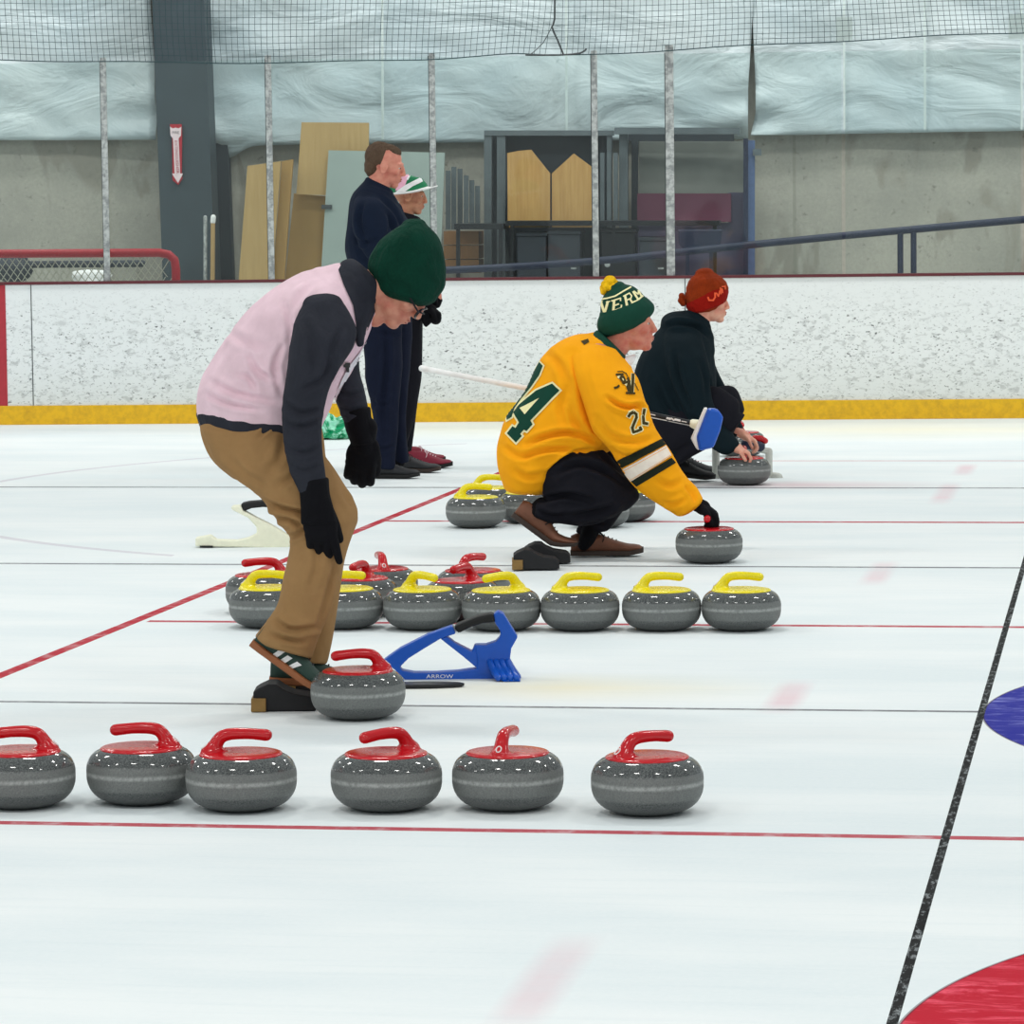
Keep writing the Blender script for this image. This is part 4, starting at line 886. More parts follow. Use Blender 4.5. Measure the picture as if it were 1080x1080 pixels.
hole = [z6(*q) for q in ((280, 595), (482, 490), (332, 660))]
decal('number_outline', [grow(four, 1.9)], bj, 'cream_print', js, .004, 1.2); decal('number', [four], bj, 'dk_green', js, .0055, 1.2); decal('number_gap', [hole], bj, 'cream_print', js, .0068, 1)
two = [(569, 382), (573, 386), (569, 396), (560, 409), (550, 421), (543, 431), (540, 440), (535, 443), (534, 436), (541, 423), (546, 414), (556, 403), (564, 391)]
decal('number_outline', [grow(two, 1.6)], bj, 'cream_print', js, .004, 1); decal('number', [two], bj, 'dk_green', js, .0055, 1)
bsl = bvh_of(slv)
z5 = lambda x, y: (620+x/7.2, 370+y/7.2)
def band(pts, mat, nm, o):
    decal(nm, [[z5(*q) for q in pts]], bsl, mat, slv, o, 1.5)
band([(195, 850), (560, 668), (590, 712), (250, 895)], 'stripe_dark', 'arm_stripe', .004)
band([(255, 905), (592, 720), (634, 795), (325, 992)], 'white_print', 'arm_stripe', .004)
decal('stripe_piping', sum([stroke([z5(268, 915), z5(596, 735)], .5), stroke([z5(318, 985), z5(630, 790)], .5)], []), bsl, 'gold_jersey', slv, .0055, 1)
band([(328, 990), (634, 812), (668, 850), (370, 1030)], 'stripe_dark', 'arm_stripe', .004)
zs = lambda *p: [(640+x/13.5, 380+y/13.5) for x, y in p]
t2 = stroke(zs((310, 800), (335, 755), (380, 738), (418, 765), (420, 815), (390, 890), (362, 960), (378, 1028), (430, 1010), (485, 985), (470, 955)), 2.9)
t2b = stroke(zs((310, 800), (335, 755), (380, 738), (418, 765), (420, 815), (390, 890), (362, 960), (378, 1028), (430, 1010), (485, 985), (470, 955)), 5.2)
decal('number_outline', t2b, bsl, 'cream_print', slv, .0035, 1); decal('number', t2, bsl, 'brown_print', slv, .005, 1)
f4 = zs((535, 700), (515, 800), (520, 895), (575, 905)); decal('number_outline', stroke(f4, 5), bsl, 'cream_print', slv, .0035, 1); decal('number', stroke(f4, 2.8), bsl, 'brown_print', slv, .005, 1)
em = stroke(zs((370, 205), (365, 330), (355, 465)), 3.0)+stroke(zs((275, 468), (395, 472)), 2.2)+stroke(zs((300, 260), (322, 360), (335, 460)), 2.5)+stroke(zs((135, 208), (225, 205), (190, 260), (240, 330), (320, 300), (290, 380), (310, 440)), 2.3)+stroke(zs((190, 250), (235, 240), (260, 290), (225, 330)), 2.0)+stroke(zs((150, 165), (215, 160), (270, 190), (310, 260)), .9)+stroke(zs((110, 395), (150, 385), (170, 365)), 2.3)+stroke(zs((395, 330), (445, 430)), .8)
decal('shoulder_emblem', stroke(zs((370, 205), (355, 465)), 4.2)+stroke(zs((180, 230), (300, 350), (330, 460)), 4.6), bvh_of(js, slv), 'cream_print', slv, .0035, 1); decal('shoulder_emblem', em, bvh_of(js, slv), 'brown_print', slv, .005, 1)
decal('collar_mark', [[(612.5, 360), (620, 357.5), (621.5, 361), (616, 364)]], bj, 'brown_print', js, .004, 1)
a = Acc(); F2.loft(a, [(622, 357, 658, 386, 0, .108), (627, 350, 661, 381, 0, .098), (629.5, 348, 660.5, 377, 0, .092)], cap=.1); skinobj('collar', remesh(a, .0045, 3), 'dk_green', js)
a = Acc()
for q in (HP, NL, FLL): F2.loft(a, q, cap=.4)
F2.loft(a, NS, cap=.1); F2.loft(a, FS, cap=.1)
skinobj('trousers', crease(remesh(a, .006, 6, (.014, (4.5, 4.5, 3), 5.5)), [([(585, 500), (610, 490), (640, 498), (660, 512)], 3, .022), ([(572, 528), (598, 522), (625, 528)], 2.6, .018), ([(600, 545), (625, 540), (650, 534)], 2.6, .018), ([(566, 538), (582, 545), (600, 543)], 2.2, .014), ([(630, 475), (645, 490), (664, 505)], 3, .016), ([(612, 556), (625, 552), (640, 554)], 2, .010)]), 'black_cloth', p2)
a = Acc(); F2.tube(a, [(655, 384, -.03, .03), (664, 380, -.02, .022), (669, 376, 0, .010)], 12); skinobj('undershirt', remesh(a, .004, 2), 'hat_white', p2)
# hat with cuff, band lettering and pompom
a = Acc(); F2.loft(a, [(634, 337, 683, 317, 0, .098), (633, 326, 677, 309, 0, .094), (635, 315, 668, 302, 0, .08), (640, 307, 659, 299.5, 0, .055)], cap=.6); ht2 = skinobj('knit_hat', remesh(a, .004, 3, (.0012, (20, 20, 20), 3.0)), 'dk_green', p2)
a = Acc(); F2.loft(a, [(632, 352, 686, 334, 0, .103), (629.5, 345, 690, 328, 0, .110), (630, 338, 689.5, 321, 0, .110), (632, 333.5, 682, 313.5, 0, .102)], cap=.35); skinobj('hat_cuff', remesh(a, .004, 3, (.0012, (20, 20, 20), 3.0)), 'dk_green', ht2)
a = Acc(); rng = random.Random(5); pc = F2.pt(643.5, 303.5); 
for k in range(46):
    v = Vector((rng.gauss(0, 1), rng.gauss(0, 1), rng.gauss(0, 1))).normalized(); a.ball(pc+Vector((v.x*.033, v.y*.033, v.z*.036))+Z*.002, .012+rng.random()*.007, 8)
a.ell(pc+Z*.012, ((.034, 0, 0), (0, .034, 0), (0, 0, .044)), 12, 8); skinobj('pompom', remesh(a, .004, 1), 'pompom', ht2)
bh = bvh_of(ht2); zh = lambda *p: [(600+x/9.82, 280+y/9.82) for x, y in p]
decal('hat_line', stroke(zh((318, 535), (380, 535), (450, 515), (560, 455), (680, 385), (775, 305)), 1.9), bh, 'cream_print', ht2, .0035, 1)
decal('hat_line', stroke(zh((330, 352), (400, 340), (480, 318), (560, 270), (640, 225)), 1.6), bh, 'cream_print', ht2, .0035, 1)
lt = stroke(zh((335, 375), (372, 495), (405, 378)), 2.6)+stroke(zh((320, 378), (350, 370)), 1.2)+stroke(zh((390, 380), (425, 372)), 1.2)
lt += stroke(zh((470, 365), (462, 470)), 2.6)+stroke(zh((445, 368), (535, 340), (535, 365)), 1.5)+stroke(zh((465, 418), (515, 400)), 1.5)+stroke(zh((435, 480), (540, 440), (545, 410)), 1.5)
lt += stroke(zh((582, 318), (600, 408)), 2.5)+stroke(zh((565, 320), (625, 288), (648, 315), (640, 342), (595, 362)), 1.5)+stroke(zh((630, 345), (655, 385), (690, 372)), 2.0)
lt += stroke(zh((665, 275), (710, 345)), 2.2)+stroke(zh((675, 270), (715, 300), (718, 262)), 1.4)+stroke(zh((718, 262), (748, 318)), 2.0)
decal('hat_lettering', lt, bh, 'cream_print', ht2, .0038, .8)
a = Acc(); F2.tube(a, [(731, 530, -.19, .028), (736, 533, -.192, .03)], 12)
hand(a, F2.pt(735, 531.5, -.195), fdir(-32), fdir(-120), -FH, 1.02, glove=.005, curl=(48, 62, 45), thumb_curl=50, spread=.0)
skinobj('glove', remesh(a, .0032, 2), 'black_knit', p2)
shoe(F2.pt(538.5, 545, -.11), fdir(-37), fdir(53), .315, p2, 'shoe_brown', 'sole_dark', 'lace_black', 1.1, bend=28)
q = G(601.5, 587.5); shoe(q+Vector((0, 0, .004)), R0, Z, .32, p2, 'shoe_brown', 'sole_dark', 'lace_black', 1.1)

socks(F2, p2, [[(572, 534, -.11, .052), (564, 542, -.11, .050), (560, 549, -.11, .038)], [(624, 555, .10, .052), (620, 566, .08, .048), (616, 574, .07, .036)]])

# ---------------------------------------------------------- man in dark hoodie, rust hat
F3 = Fig(20.7); g = G(722, 514)
p3 = empty('person', (g.x, g.y, 0), 'person crouching in a dark hoodie and rust-orange knit hat, bare hands on a stone', 'person')
TR = [(678, 488, 728, 474, 0, .16), (668, 455, 752, 452, 0, .19), (665, 418, 757, 425, 0, .20), (669, 388, 756, 398, 0, .21), (683, 362, 753, 374, 0, .20), (699, 344, 751, 356, 0, .15), (712, 334, 750, 346, 0, .09)]
NA = [(703, 345, 738, 346, -.06, .08), (699, 358, 742, 360, -.14, .09), (702, 382, 748, 386, -.195, .095), (711, 408, 750, 412, -.21, .09), (721, 436, 757, 432, -.20, .08), (733, 458, 765, 447, -.16, .07), (750, 472, 773, 458, -.18, .062), (759, 478, 777, 463, -.195, .058), (764, 480, 780, 467, -.198, .05)]
FA = [(715, 365, 745, 365, .17, .08), (735, 405, 762, 400, .22, .08), (755, 440, 775, 430, .22, .065), (772, 462, 786, 450, .18, .05)]
NL = [(680, 430, 700, 488, -.08, .11), (720, 415, 728, 474, -.10, .11), (755, 407, 755, 466, -.11, .10), (777, 420, 768, 462, -.11, .075)]
NS = [(784, 436, 762, 462, -.11, .08), (755, 440, 748, 472, -.11, .075), (728, 462, 724, 486, -.10, .065), (702, 480, 706, 496, -.09, .055)]
FLL = [(690, 430, 700, 480, .10, .10), (740, 412, 748, 455, .12, .095), (772, 407, 772, 448, .12, .08), (784, 425, 776, 450, .12, .06)]
FS = [(784, 430, 766, 456, .12, .075), (750, 440, 745, 468, .12, .07), (715, 468, 712, 488, .12, .06)]
S3 = 1.02; hc = F3.pt(747.5, 319)
a = Acc(); T3 = heads(a, hc, fdir(-3), fdir(87), S3, False)
F3.tube(a, [(722, 352, 0, .08), (735, 338, 0, .062), (742, 328, 0, .06)], 16)
for q in (shrink(TR, .6, .6), shrink(NA), shrink(FA), shrink(NL), shrink(NS), shrink(FLL), shrink(FS)): F3.loft(a, q)

F3.tube(a, [(764, 468, -.19, .024), (771, 471, -.198, .024)], 10)
hand(a, F3.pt(773, 470.5, -.20), fdir(-26), fdir(-116), -FH, 1.02, curl=(35, 55, 40), thumb_curl=40, spread=.02)
F3.tube(a, [(775, 452, .18, .03), (783, 458, .16, .026)], 10)
hand(a, F3.pt(782, 457.5, .16), fdir(-30), fdir(-120), -FH, .95, curl=(35, 50, 40), thumb_curl=40, spread=.02)
body3 = skinobj('body', remesh(a, .0045, 2), 'skin3', p3); eyes(T3, S3, body3)
a = Acc()
for q in (TR, NA, FA): F3.loft(a, q, cap=.4)
F3.loft(a, [(697, 350, 728, 362, 0, .15), (698, 336, 738, 352, 0, .15), (708, 328, 746, 346, 0, .12), (722, 326, 747, 342, 0, .09)], cap=.5)
F3.loft(a, [(735, 352, 752, 352, 0, .06), (744, 372, 754, 372, 0, .06)], cap=.4)
skinobj('hoodie', crease(remesh(a, .0068, 7, (.013, (4.5, 4.5, 3), 9.5)), [([(702, 345), (715, 341), (735, 345), (748, 356)], 2.2, .020), ([(712, 372), (716, 400), (728, 430)], 2.4, .020), ([(690, 400), (700, 425), (715, 445)], 3, .016), ([(728, 440), (742, 444), (752, 438)], 2.2, .016), ([(738, 380), (744, 400), (745, 420)], 2.5, .012), ([(675, 430), (695, 440), (720, 450)], 3, .014)]), 'hoodie', p3)
a = Acc()
for q in (NL, NS, FLL, FS): F3.loft(a, q, cap=.45)
skinobj('trousers', remesh(a, .0075, 4, (.007, (5, 5, 4), 2.5)), 'black_cloth', p3)
a = Acc(); F3.loft(a, [(725, 326, 766, 315, 0, .098), (722.5, 317, 768.5, 307, 0, .104), (723, 307, 767.5, 300, 0, .104), (726, 297, 762, 293, 0, .094), (733, 289, 753, 287, 0, .055)], cap=.55)
ht3 = skinobj('knit_hat', remesh(a, .004, 2, (.003, (16, 16, 30), 3.0)), 'orange_knit', p3)
a = Acc(); F3.loft(a, [(727, 331, 766, 317, 0, .100), (723.5, 324, 768, 312, 0, .108), (724, 318, 768.5, 305, 0, .109), (730, 314, 765, 300, 0, .104)], cap=.2)
cf = skinobj('hat_band', remesh(a, .004, 2, (.003, (16, 16, 30), 3.0)), 'rust_red', ht3)
zo = lambda *p: [(700+x/12, 275+y/12) for x, y in p]
lo = stroke(zo((560, 465), (575, 500), (625, 500), (650, 460), (648, 410)), 1.8)+stroke(zo((665, 410), (690, 450), (705, 385)), 1.5)+stroke(zo((715, 345), (722, 420)), 1.6)+stroke(zo((735, 355), (742, 405)), 1.5)+stroke(zo((735, 330), (775, 325), (775, 360)), 1.2)
decal('band_lettering', lo, bvh_of(cf, ht3), 'orange_light', cf, .005, .8)
a = Acc()
for (x, y) in ((719, 312), (718, 317), (720.5, 320)): a.ell(F3.pt(x, y, -.02), ((.018, 0, 0), (0, .02, 0), (0, 0, .018)), 12, 8)
a.tube([F3.pt(724, 314, -.02), F3.pt(717, 318, -.02)], .008, 8); skinobj('tie_ends', remesh(a, .004, 1), 'orange_knit', ht3)
q = G(699, 508); shoe(q+Vector((0, 0, .035)), fdir(-7), fdir(83), .29, p3, 'shoe_black', 'lace_black', 'lace_black', 1.05)
q = G(706, 502); shoe(q+Vector((0, 0, .01)), fdir(-2), Z, .28, p3, 'shoe_black', 'lace_black', 'lace_black', 1.0)

socks(F3, p3, [[(712, 484, -.09, .045), (707, 492, -.07, .042), (705, 497, -.06, .035)], [(716, 480, .12, .045), (713, 488, .12, .04), (711, 493, .12, .035)]])

# ---------------------------------------------------------- standing man, navy
F4 = Fig(21.45); g = G(412, 503)
p4 = empty('person', (g.x, g.y, 0), 'person standing tall in a dark navy jacket and trousers, short brown hair, facing right', 'person')
TR = [(377, 312, 428, 312, 0, .175), (370, 290, 432, 290, 0, .19), (364, 262, 434, 262, 0, .20), (364.5, 236, 434, 240, 0, .22), (368, 213, 427, 226, 0, .23), (376, 200, 419, 212, 0, .17), (385, 191, 414, 203, 0, .09)]
NA = [(380, 204, 408, 206, -.08, .07), (373, 214, 409, 216, -.16, .078), (371, 238, 411, 238, -.215, .08), (380, 262, 418, 258, -.22, .07), (396, 283, 424, 268, -.2, .062), (414, 297, 436, 280, -.16, .052), (430, 306, 446, 292, -.12, .045)]
FA = [(384, 215, 424, 216, .19, .075), (390, 240, 432, 240, .22, .07), (398, 270, 436, 265, .2, .062), (418, 292, 444, 280, .16, .05)]
NL = [(381, 300, 424, 300, -.09, .10), (382, 345, 425, 345, -.10, .10), (385, 392, 424, 395, -.10, .088), (391, 440, 420, 442, -.10, .075), (396, 478, 417, 480, -.10, .068), (397, 494, 419, 494, -.10, .066)]
FL = [(390, 300, 434, 300, .09, .10), (395, 345, 434.5, 345, .10, .10), (401, 392, 433, 394, .10, .088), (408, 440, 428, 442, .10, .072), (413, 472, 431, 474, .10, .066), (415, 487, 433, 487, .10, .064)]
S4 = 1.06; hc = F4.pt(407, 175.5)
a = Acc(); T4 = heads(a, hc, fdir(-13, -3), fdir(77, -3), S4)
F4.tube(a, [(396, 205, 0, .08), (399, 194, 0, .066), (403, 184, 0, .064)], 16)
for q in (shrink(TR, .6, .6), shrink(NA), shrink(FA), shrink(NL), shrink(FL)): F4.loft(a, q)
F4.tube(a, [(428, 298, -.13, .03), (442, 301, -.11, .026)], 10); hand(a, F4.pt(440, 300, -.11), fdir(-10), -Z, FH, 1.0)
F4.tube(a, [(428, 286, .16, .03), (442, 287, .15, .026)], 10); hand(a, F4.pt(440, 287, .15), fdir(-10), -Z, -FH, 1.0)
body4 = skinobj('body', remesh(a, .005, 2), 'skin4', p4); eyes(T4, S4, body4)
a = Acc(); fx = T4(1, 0, 0)-T4(0, 0, 0); fy = T4(0, 1, 0)-T4(0, 0, 0); fz = T4(0, 0, 1)-T4(0, 0, 0)
a.ell(T4(-.046, 0, .044), (fx*.078, fy*.082, fz*.082), 24, 14); a.ell(T4(-.066, 0, -.01), (fx*.050, fy*.070, fz*.066), 20, 12); a.ell(T4(-.004, 0, .082), (fx*.072, fy*.060, fz*.040), 20, 12)
for q in (1, -1): a.ell(T4(-.022, .066*q, .026), (fx*.018, fy*.012, fz*.028), 12, 8)
skinobj('hair', remesh(a, .004, 2, (.004, (30, 30, 30), 1)), 'hair_brown', body4)
a = Acc()
for q in (TR, NA, FA): F4.loft(a, q, cap=.4)
F4.loft(a, [(384, 205, 415, 212, 0, .10), (385.5, 192, 415, 203, 0, .088), (386, 187, 413, 199, 0, .082)], cap=.12)
skinobj('jacket', crease(remesh(a, .007, 7, (.012, (4, 4, 3), 3.5)), [([(384, 210), (379, 235), (388, 262)], 2.2, .016), ([(400, 208), (415, 222), (424, 240)], 2, .014), ([(374, 250), (384, 256), (400, 252)], 2.2, .012), ([(410, 225), (412, 240), (404, 262)], 2.2, .014)]), 'navy', p4)
a = Acc(); F4.loft(a, NL, cap=.1); F4.loft(a, FL, cap=.1); F4.loft(a, [(378, 290, 430, 290, 0, .17), (380, 325, 430, 325, 0, .17)], cap=.3)
skinobj('trousers', crease(remesh(a, .007, 5, (.014, (5, 5, 3), 6)), [([(405, 330), (408, 380), (404, 430), (405, 470)], 2.5, .016), ([(395, 345), (410, 352), (424, 348)], 2.2, .010), ([(394, 470), (404, 474), (416, 470)], 2, .012), ([(390, 420), (400, 428), (412, 424)], 2.4, .010)]), 'navy_pants', p4)
q = G(388, 504.5); shoe(Vector((q.x, q.y, .002)), fdir(0, -12), Z, .30, p4, 'shoe_black', 'lace_black', 'lace_black', 1.08)
q = G(409, 498.5); shoe(Vector((q.x, q.y, .002)), fdir(0, -10), Z, .31, p4, 'shoe_black', 'sole_dark', 'lace_black', 1.12)

socks(F4, p4, [[(407, 488, -.10, .052), (402, 494, -.09, .045), (399, 498, -.08, .036)], [(424, 480, .10, .052), (420, 488, .08, .045), (418, 492, .07, .036)]])

# ---------------------------------------------------------- woman behind him, striped hat
F5 = Fig(22.25); g = G(436, 493)
p5 = empty('person', (g.x, g.y, 0), 'person in black behind the tall man, with pink, white and green hat', 'person')
TR = [(406, 312, 446, 312, 0, .16), (403, 285, 448, 285, 0, .17), (404, 258, 450, 260, 0, .18), (410, 240, 449, 244, 0, .17), (417, 231, 445, 235, 0, .09)]
NA = [(408, 245, 438, 245, -.14, .06), (412, 270, 442, 270, -.17, .06), (420, 295, 446, 290, -.17, .055), (434, 315, 454, 306, -.15, .048), (444, 326, 458, 316, -.13, .042)]
FA = [(415, 245, 442, 245, .14, .06), (420, 280, 448, 278, .16, .055), (438, 305, 458, 298, .13, .045)]
NL = [(405, 300, 444, 300, -.08, .09), (412, 345, 445, 345, -.08, .085), (420, 390, 445, 392, -.08, .075), (421, 430, 439, 434, -.08, .06), (420, 462, 430, 466, -.08, .05), (419, 480, 431, 480, -.08, .05)]
FL = [(408, 300, 446, 300, .08, .09), (415, 345, 446, 345, .08, .085), (424, 390, 445.5, 390, .08, .075), (424, 430, 440, 432, .08, .06), (423, 474, 434, 474, .08, .05)]
S5 = .98; hc = F5.pt(431.5, 206.5)
a = Acc(); T5 = heads(a, hc, fdir(-8), fdir(82), S5)
F5.tube(a, [(424, 240, 0, .06), (426, 228, 0, .052), (429, 218, 0, .05)], 14)
for q in (shrink(TR, .6, .6), shrink(NA), shrink(FA), shrink(NL), shrink(FL)): F5.loft(a, q)
body5 = skinobj('body', remesh(a, .005, 2), 'skin5', p5); eyes(T5, S5, body5)
a = Acc()
for q in (TR, NA, FA): F5.loft(a, q, cap=.4)
F5.loft(a, [(413, 234, 446, 238, 0, .09), (415, 222, 444, 230, 0, .075)], cap=.15)
skinobj('jacket', remesh(a, .0075, 4, (.008, (5, 5, 3), 1.5)), 'black_cloth', p5)
a = Acc(); F5.loft(a, NL, cap=.1); F5.loft(a, FL, cap=.1); skinobj('trousers', remesh(a, .0075, 4, (.006, (5, 5, 3), 2)), 'black_cloth', p5)
a = Acc(); F5.tube(a, [(446, 318, -.13, .035), (451, 323, -.12, .032)], 10); hand(a, F5.pt(451, 324, -.12), fdir(-35), fdir(-130), -FH, .92, curl=(60, 70, 50), glove=.006, thumb_curl=50)
F5.loft(a, [(444, 330, 450, 345, -.1, .03), (448, 326, 458, 338, -.1, .035)], cap=.5); skinobj('glove', remesh(a, .004, 2), 'black_knit', p5)
a = Acc(); F5.tube(a, [(452, 300, .13, .035), (456, 306, .12, .03)], 10); hand(a, F5.pt(455, 306, .12), fdir(-50), fdir(-130), -FH, .9, curl=(60, 70, 50), glove=.004); skinobj('glove', remesh(a, .004, 2), 'black_knit', p5)
socks(F5, p5, [[(425, 474, -.08, .042), (433, 486, -.06, .034)], [(429, 470, .08, .042), (428, 480, .06, .034)]])
hat = Acc(); ax_f = fdir(8); ax_u = fdir(98); hb = F5.pt(436, 199)
def HT(x, y, z): return hb+ax_f*x+FH*y+ax_u*z
n = 36; R = []
for k, (rx, ry, z) in enumerate(((.100, .082, -.012), (.100, .082, .01), (.095, .078, .045), (.078, .066, .075), (.05, .045, .088), (.01, .01, .086))):
    R.append([HT(-.030+rx*1.14*math.cos(2*math.pi*j/n), ry*math.sin(2*math.pi*j/n), z+(.022*math.cos(2*math.pi*j/n)*-1 if k in (2, 3, 4) else 0)) for j in range(n)])
hat.rings(R); hat_o = put('party_hat', hat, 'hat_green', p5)
a = Acc(); R = []
for rr, zz in ((.096, -.004), (.125, -.012), (.155, -.008), (.158, -.004), (.155, -.002), (.125, -.006), (.096, .002)): R.append([HT(-.022+rr*math.cos(t)*1.06, rr*.86*math.sin(t), zz-.02*math.cos(t)*0+(-.012*(math.sin(t)**2))) for t in [2*math.pi*j/n for j in range(n)]])
a.rings(R, False); put('brim', a, 'hat_white', hat_o)
bh = bvh_of(hat_o); zw = lambda *p: [(340+x/6.75, 130+y/6.75) for x, y in p]
decal('white_band', [zw((505, 505), (560, 455), (640, 415), (700, 385), (715, 415), (640, 450), (570, 500), (540, 540))], bh, 'hat_white', hat_o, .004, 1)
decal('white_band', stroke(zw((605, 400), (640, 335), (655, 332)), 2), bh, 'hat_white', hat_o, .005, 1)
decal('pink_panel', [zw((520, 480), (540, 420), (580, 350), (625, 345), (605, 400), (590, 440), (540, 475))], bh, 'hat_pink', hat_o, .0045, 1)
q = G(429, 494); shoe(Vector((q.x, q.y, .002)), fdir(0, -6), Z, .27, p5, 'shoe_maroon', 'lace_black', 'lace_pale', .95)
q = G(424, 489); shoe(Vector((q.x, q.y, .002)), fdir(0, -2), Z, .26, p5, 'shoe_maroon', 'lace_black', 'lace_pale', .95)

# ================================================================== THINGS ON THE ICE
def onplane(px, py, D0, off=0.0):
    """point on the upright picture-parallel plane D0 metres away, then 'off' metres further back"""
    d = ray(px, py); t = D0*CF.dot(FH)/d.dot(FH); return CAM+d*t+FH*off
def ext(name, poly, D, d0, d1, mat, parent, bevel=.002, fl=None):
    a = Acc(); a.prism(poly, lambda x, y, d: onplane(x, y, D, d), d0, d1)
    if fl is not None:
        for p in a.v: p.z = max(p.z, fl)
    return put(name, a, mat, parent, False, bevel)
# hacks (two footrests on a shared base)
def hack(px, py, D, sc, second, label):
    g = G(px, py); r = empty('curling_hack', (g.x, g.y, 0), label, 'hack')
    k = FPX/D/342.0*sc
    def pl(pts, ox=0, oy=0): return [(px+(x+ox)*k, py+(y+oy)*k) for x, y in pts]
    prof_ = [(0, 0), (0, -20), (6, -24), (15, -28), (24, -28), (31, -23), (42, -18), (61, -15), (66, -10), (66, 0)]
    for i, (ox, oy, d) in enumerate(((0, 0, 0), second)):
        Dk = D+d
        ext('rubber_foothold', pl(prof_, ox, oy), Dk, 0.0, .13, 'black_rubber', r, .004, 0.001)
        ext('wooden_block', pl([(-2, 0.4), (-2, -13.5), (13.5, -13.5), (13.5, 0.4)], ox, oy), Dk, -.012, .125, 'wood_block', r, .002, 0.001)
    ext('base_plate', pl([(6, 0), (6, -2), (64, -2), (64, 0)]), D, .02, .34, 'black_rubber', r, .001, 0.0)
hack(267, 750, 11.62, 1, (31, -16, .34), 'black rubber hack with wooden block under the green striped shoe')
hack(541.5, 600.5, 15.95, 1, (16, -9, .26), 'black rubber hack with wooden block under the raised brown shoe')
# blue delivery frame
q = G(470, 717); D = depth(q); bl = empty('stabilizer', (q.x, q.y, 0), 'blue plastic curling delivery frame with black grip, beside the stooping man', 'delivery frame')
zb = lambda *p: [(400+x/6.75, 640+y/6.75) for x, y in p]
ext('frame_arm', zb((30, 375), (150, 290), (350, 190), (520, 130), (545, 185), (480, 205), (435, 222), (330, 285), (210, 360), (150, 420), (160, 445), (250, 462), (400, 462), (560, 452), (700, 432), (745, 470), (745, 512), (190, 516), (110, 440)), D, -.03, .03, 'blue_plastic', bl, .004)
ext('frame_arm', zb((437, 222), (482, 206), (540, 250), (660, 312), (682, 262), (730, 400), (700, 434), (600, 350)), D, -.026, .026, 'blue_plastic', bl, .004)
ext('upright', zb((680, 264), (760, 264), (830, 240), (862, 205), (860, 160), (825, 110), (815, 45), (850, 25), (885, 45), (985, 210), (940, 290), (930, 370), (965, 430), (1012, 500), (960, 548), (880, 555), (850, 512), (742, 512), (690, 434), (700, 380)), D, -.03, .03, 'blue_plastic', bl, .004)
gp = ext('grip', zb((530, 130), (600, 100), (700, 60), (812, 36), (832, 105), (740, 112), (640, 145), (560, 185)), D, -.034, .034, 'grip_black', bl, .01)
# flared foot with ribs, wide across
a = Acc()
for k in range(4):
    x = 800+k*42
    pts = [onplane(*zb((x-10, 385))[0], D, -.032), onplane(*zb((x+20, 450))[0], D, -.065), onplane(*zb((x+50, 532))[0], D, -.11)]
    for p in pts: p.z = max(p.z, .012)
    a.tube(pts, .011, 10, 2)
put('foot_rib', a, 'blue_plastic', bl)
a = Acc(); P8 = [zb((800, 400))[0], zb((900, 400))[0], zb((1005, 505))[0], zb((870, 540))[0]]
a.add([onplane(*P8[0], D, -.02), onplane(*P8[1], D, -.02), onplane(*P8[2], D, -.02), onplane(*P8[3], D, -.02)]+[onplane(*P8[0], D, -.045), onplane(*P8[1], D, -.045), onplane(*zb((1010, 520))[0], D, -.125), onplane(*zb((878, 552))[0], D, -.125)], [(0, 1, 2, 3), (7, 6, 5, 4), (0, 4, 5, 1), (1, 5, 6, 2), (2, 6, 7, 3), (3, 7, 4, 0)])
for p in a.v: p.z = max(p.z, .002)
put('flared_foot', a, 'blue_plastic', bl, False, .004)
tm = text_mesh('ARROW', 5.4); wmax = max(v.co.x for v in tm.vertices); c0 = zb((432, 488))[0]
for v in tm.vertices: v.co = onplane(c0[0]+v.co.x/wmax*14.2, c0[1]-v.co.y*1.05, D, -.0315)-parent_origin(bl)
tmo = link('lettering', tm, 'hat_white', bl, None, False)
# slider disc
q = G(443, 724.8); a = Acc(); a.rings([[q+R0*(r_*1.35*math.cos(t_))+FH*(r_*.42*math.sin(t_))+Z*z_ for t_ in [2*math.pi*j/48 for j in range(48)]] for r_, z_ in ((.02, .001), (.098, .001), (.106, .004), (.106, .011), (.098, .014), (.02, .015))]); tag(put('slider_disc', a, 'black_gloss'), 'thin black slider disc lying on the ice in front of the blue frame', 'slider')
# cream delivery frame
q = G(255, 577); D = depth(q); cr_ = empty('stabilizer', (q.x, q.y, 0), 'cream white curling delivery frame with black grip behind the khaki trousers', 'delivery frame')
zc = lambda *p: [(200+x/9, 500+y/9) for x, y in p]
ext('frame_body', zc((60, 600), (200, 575), (260, 620), (450, 625), (560, 600), (640, 560), (640, 500), (560, 410), (400, 330), (400, 300), (490, 290), (525, 345), (640, 410), (780, 480), (960, 590), (1100, 640), (1150, 690), (940, 690), (900, 695), (60, 680)), D, -.035, .035, 'cream_plastic', cr_, .006)
ext('frame_arm', zc((1040, 610), (1120, 640), (1060, 420), (960, 270), (900, 260), (900, 310), (990, 400)), D, -.035, .035, 'cream_plastic', cr_, .006)
ext('grip', zc((488, 275), (560, 258), (700, 245), (930, 262), (930, 320), (700, 308), (590, 320), (512, 352)), D, -.04, .04, 'grip_black', cr_, .01)
ext('foot_pad', zc((105, 674), (225, 674), (225, 690), (105, 690)), D, -.045, .045, 'grip_black', cr_, .001, .0)
ext('foot_pad', zc((960, 680), (1100, 680), (1100, 692), (960, 692)), D, -.045, .045, 'grip_black', cr_, .001, .0)
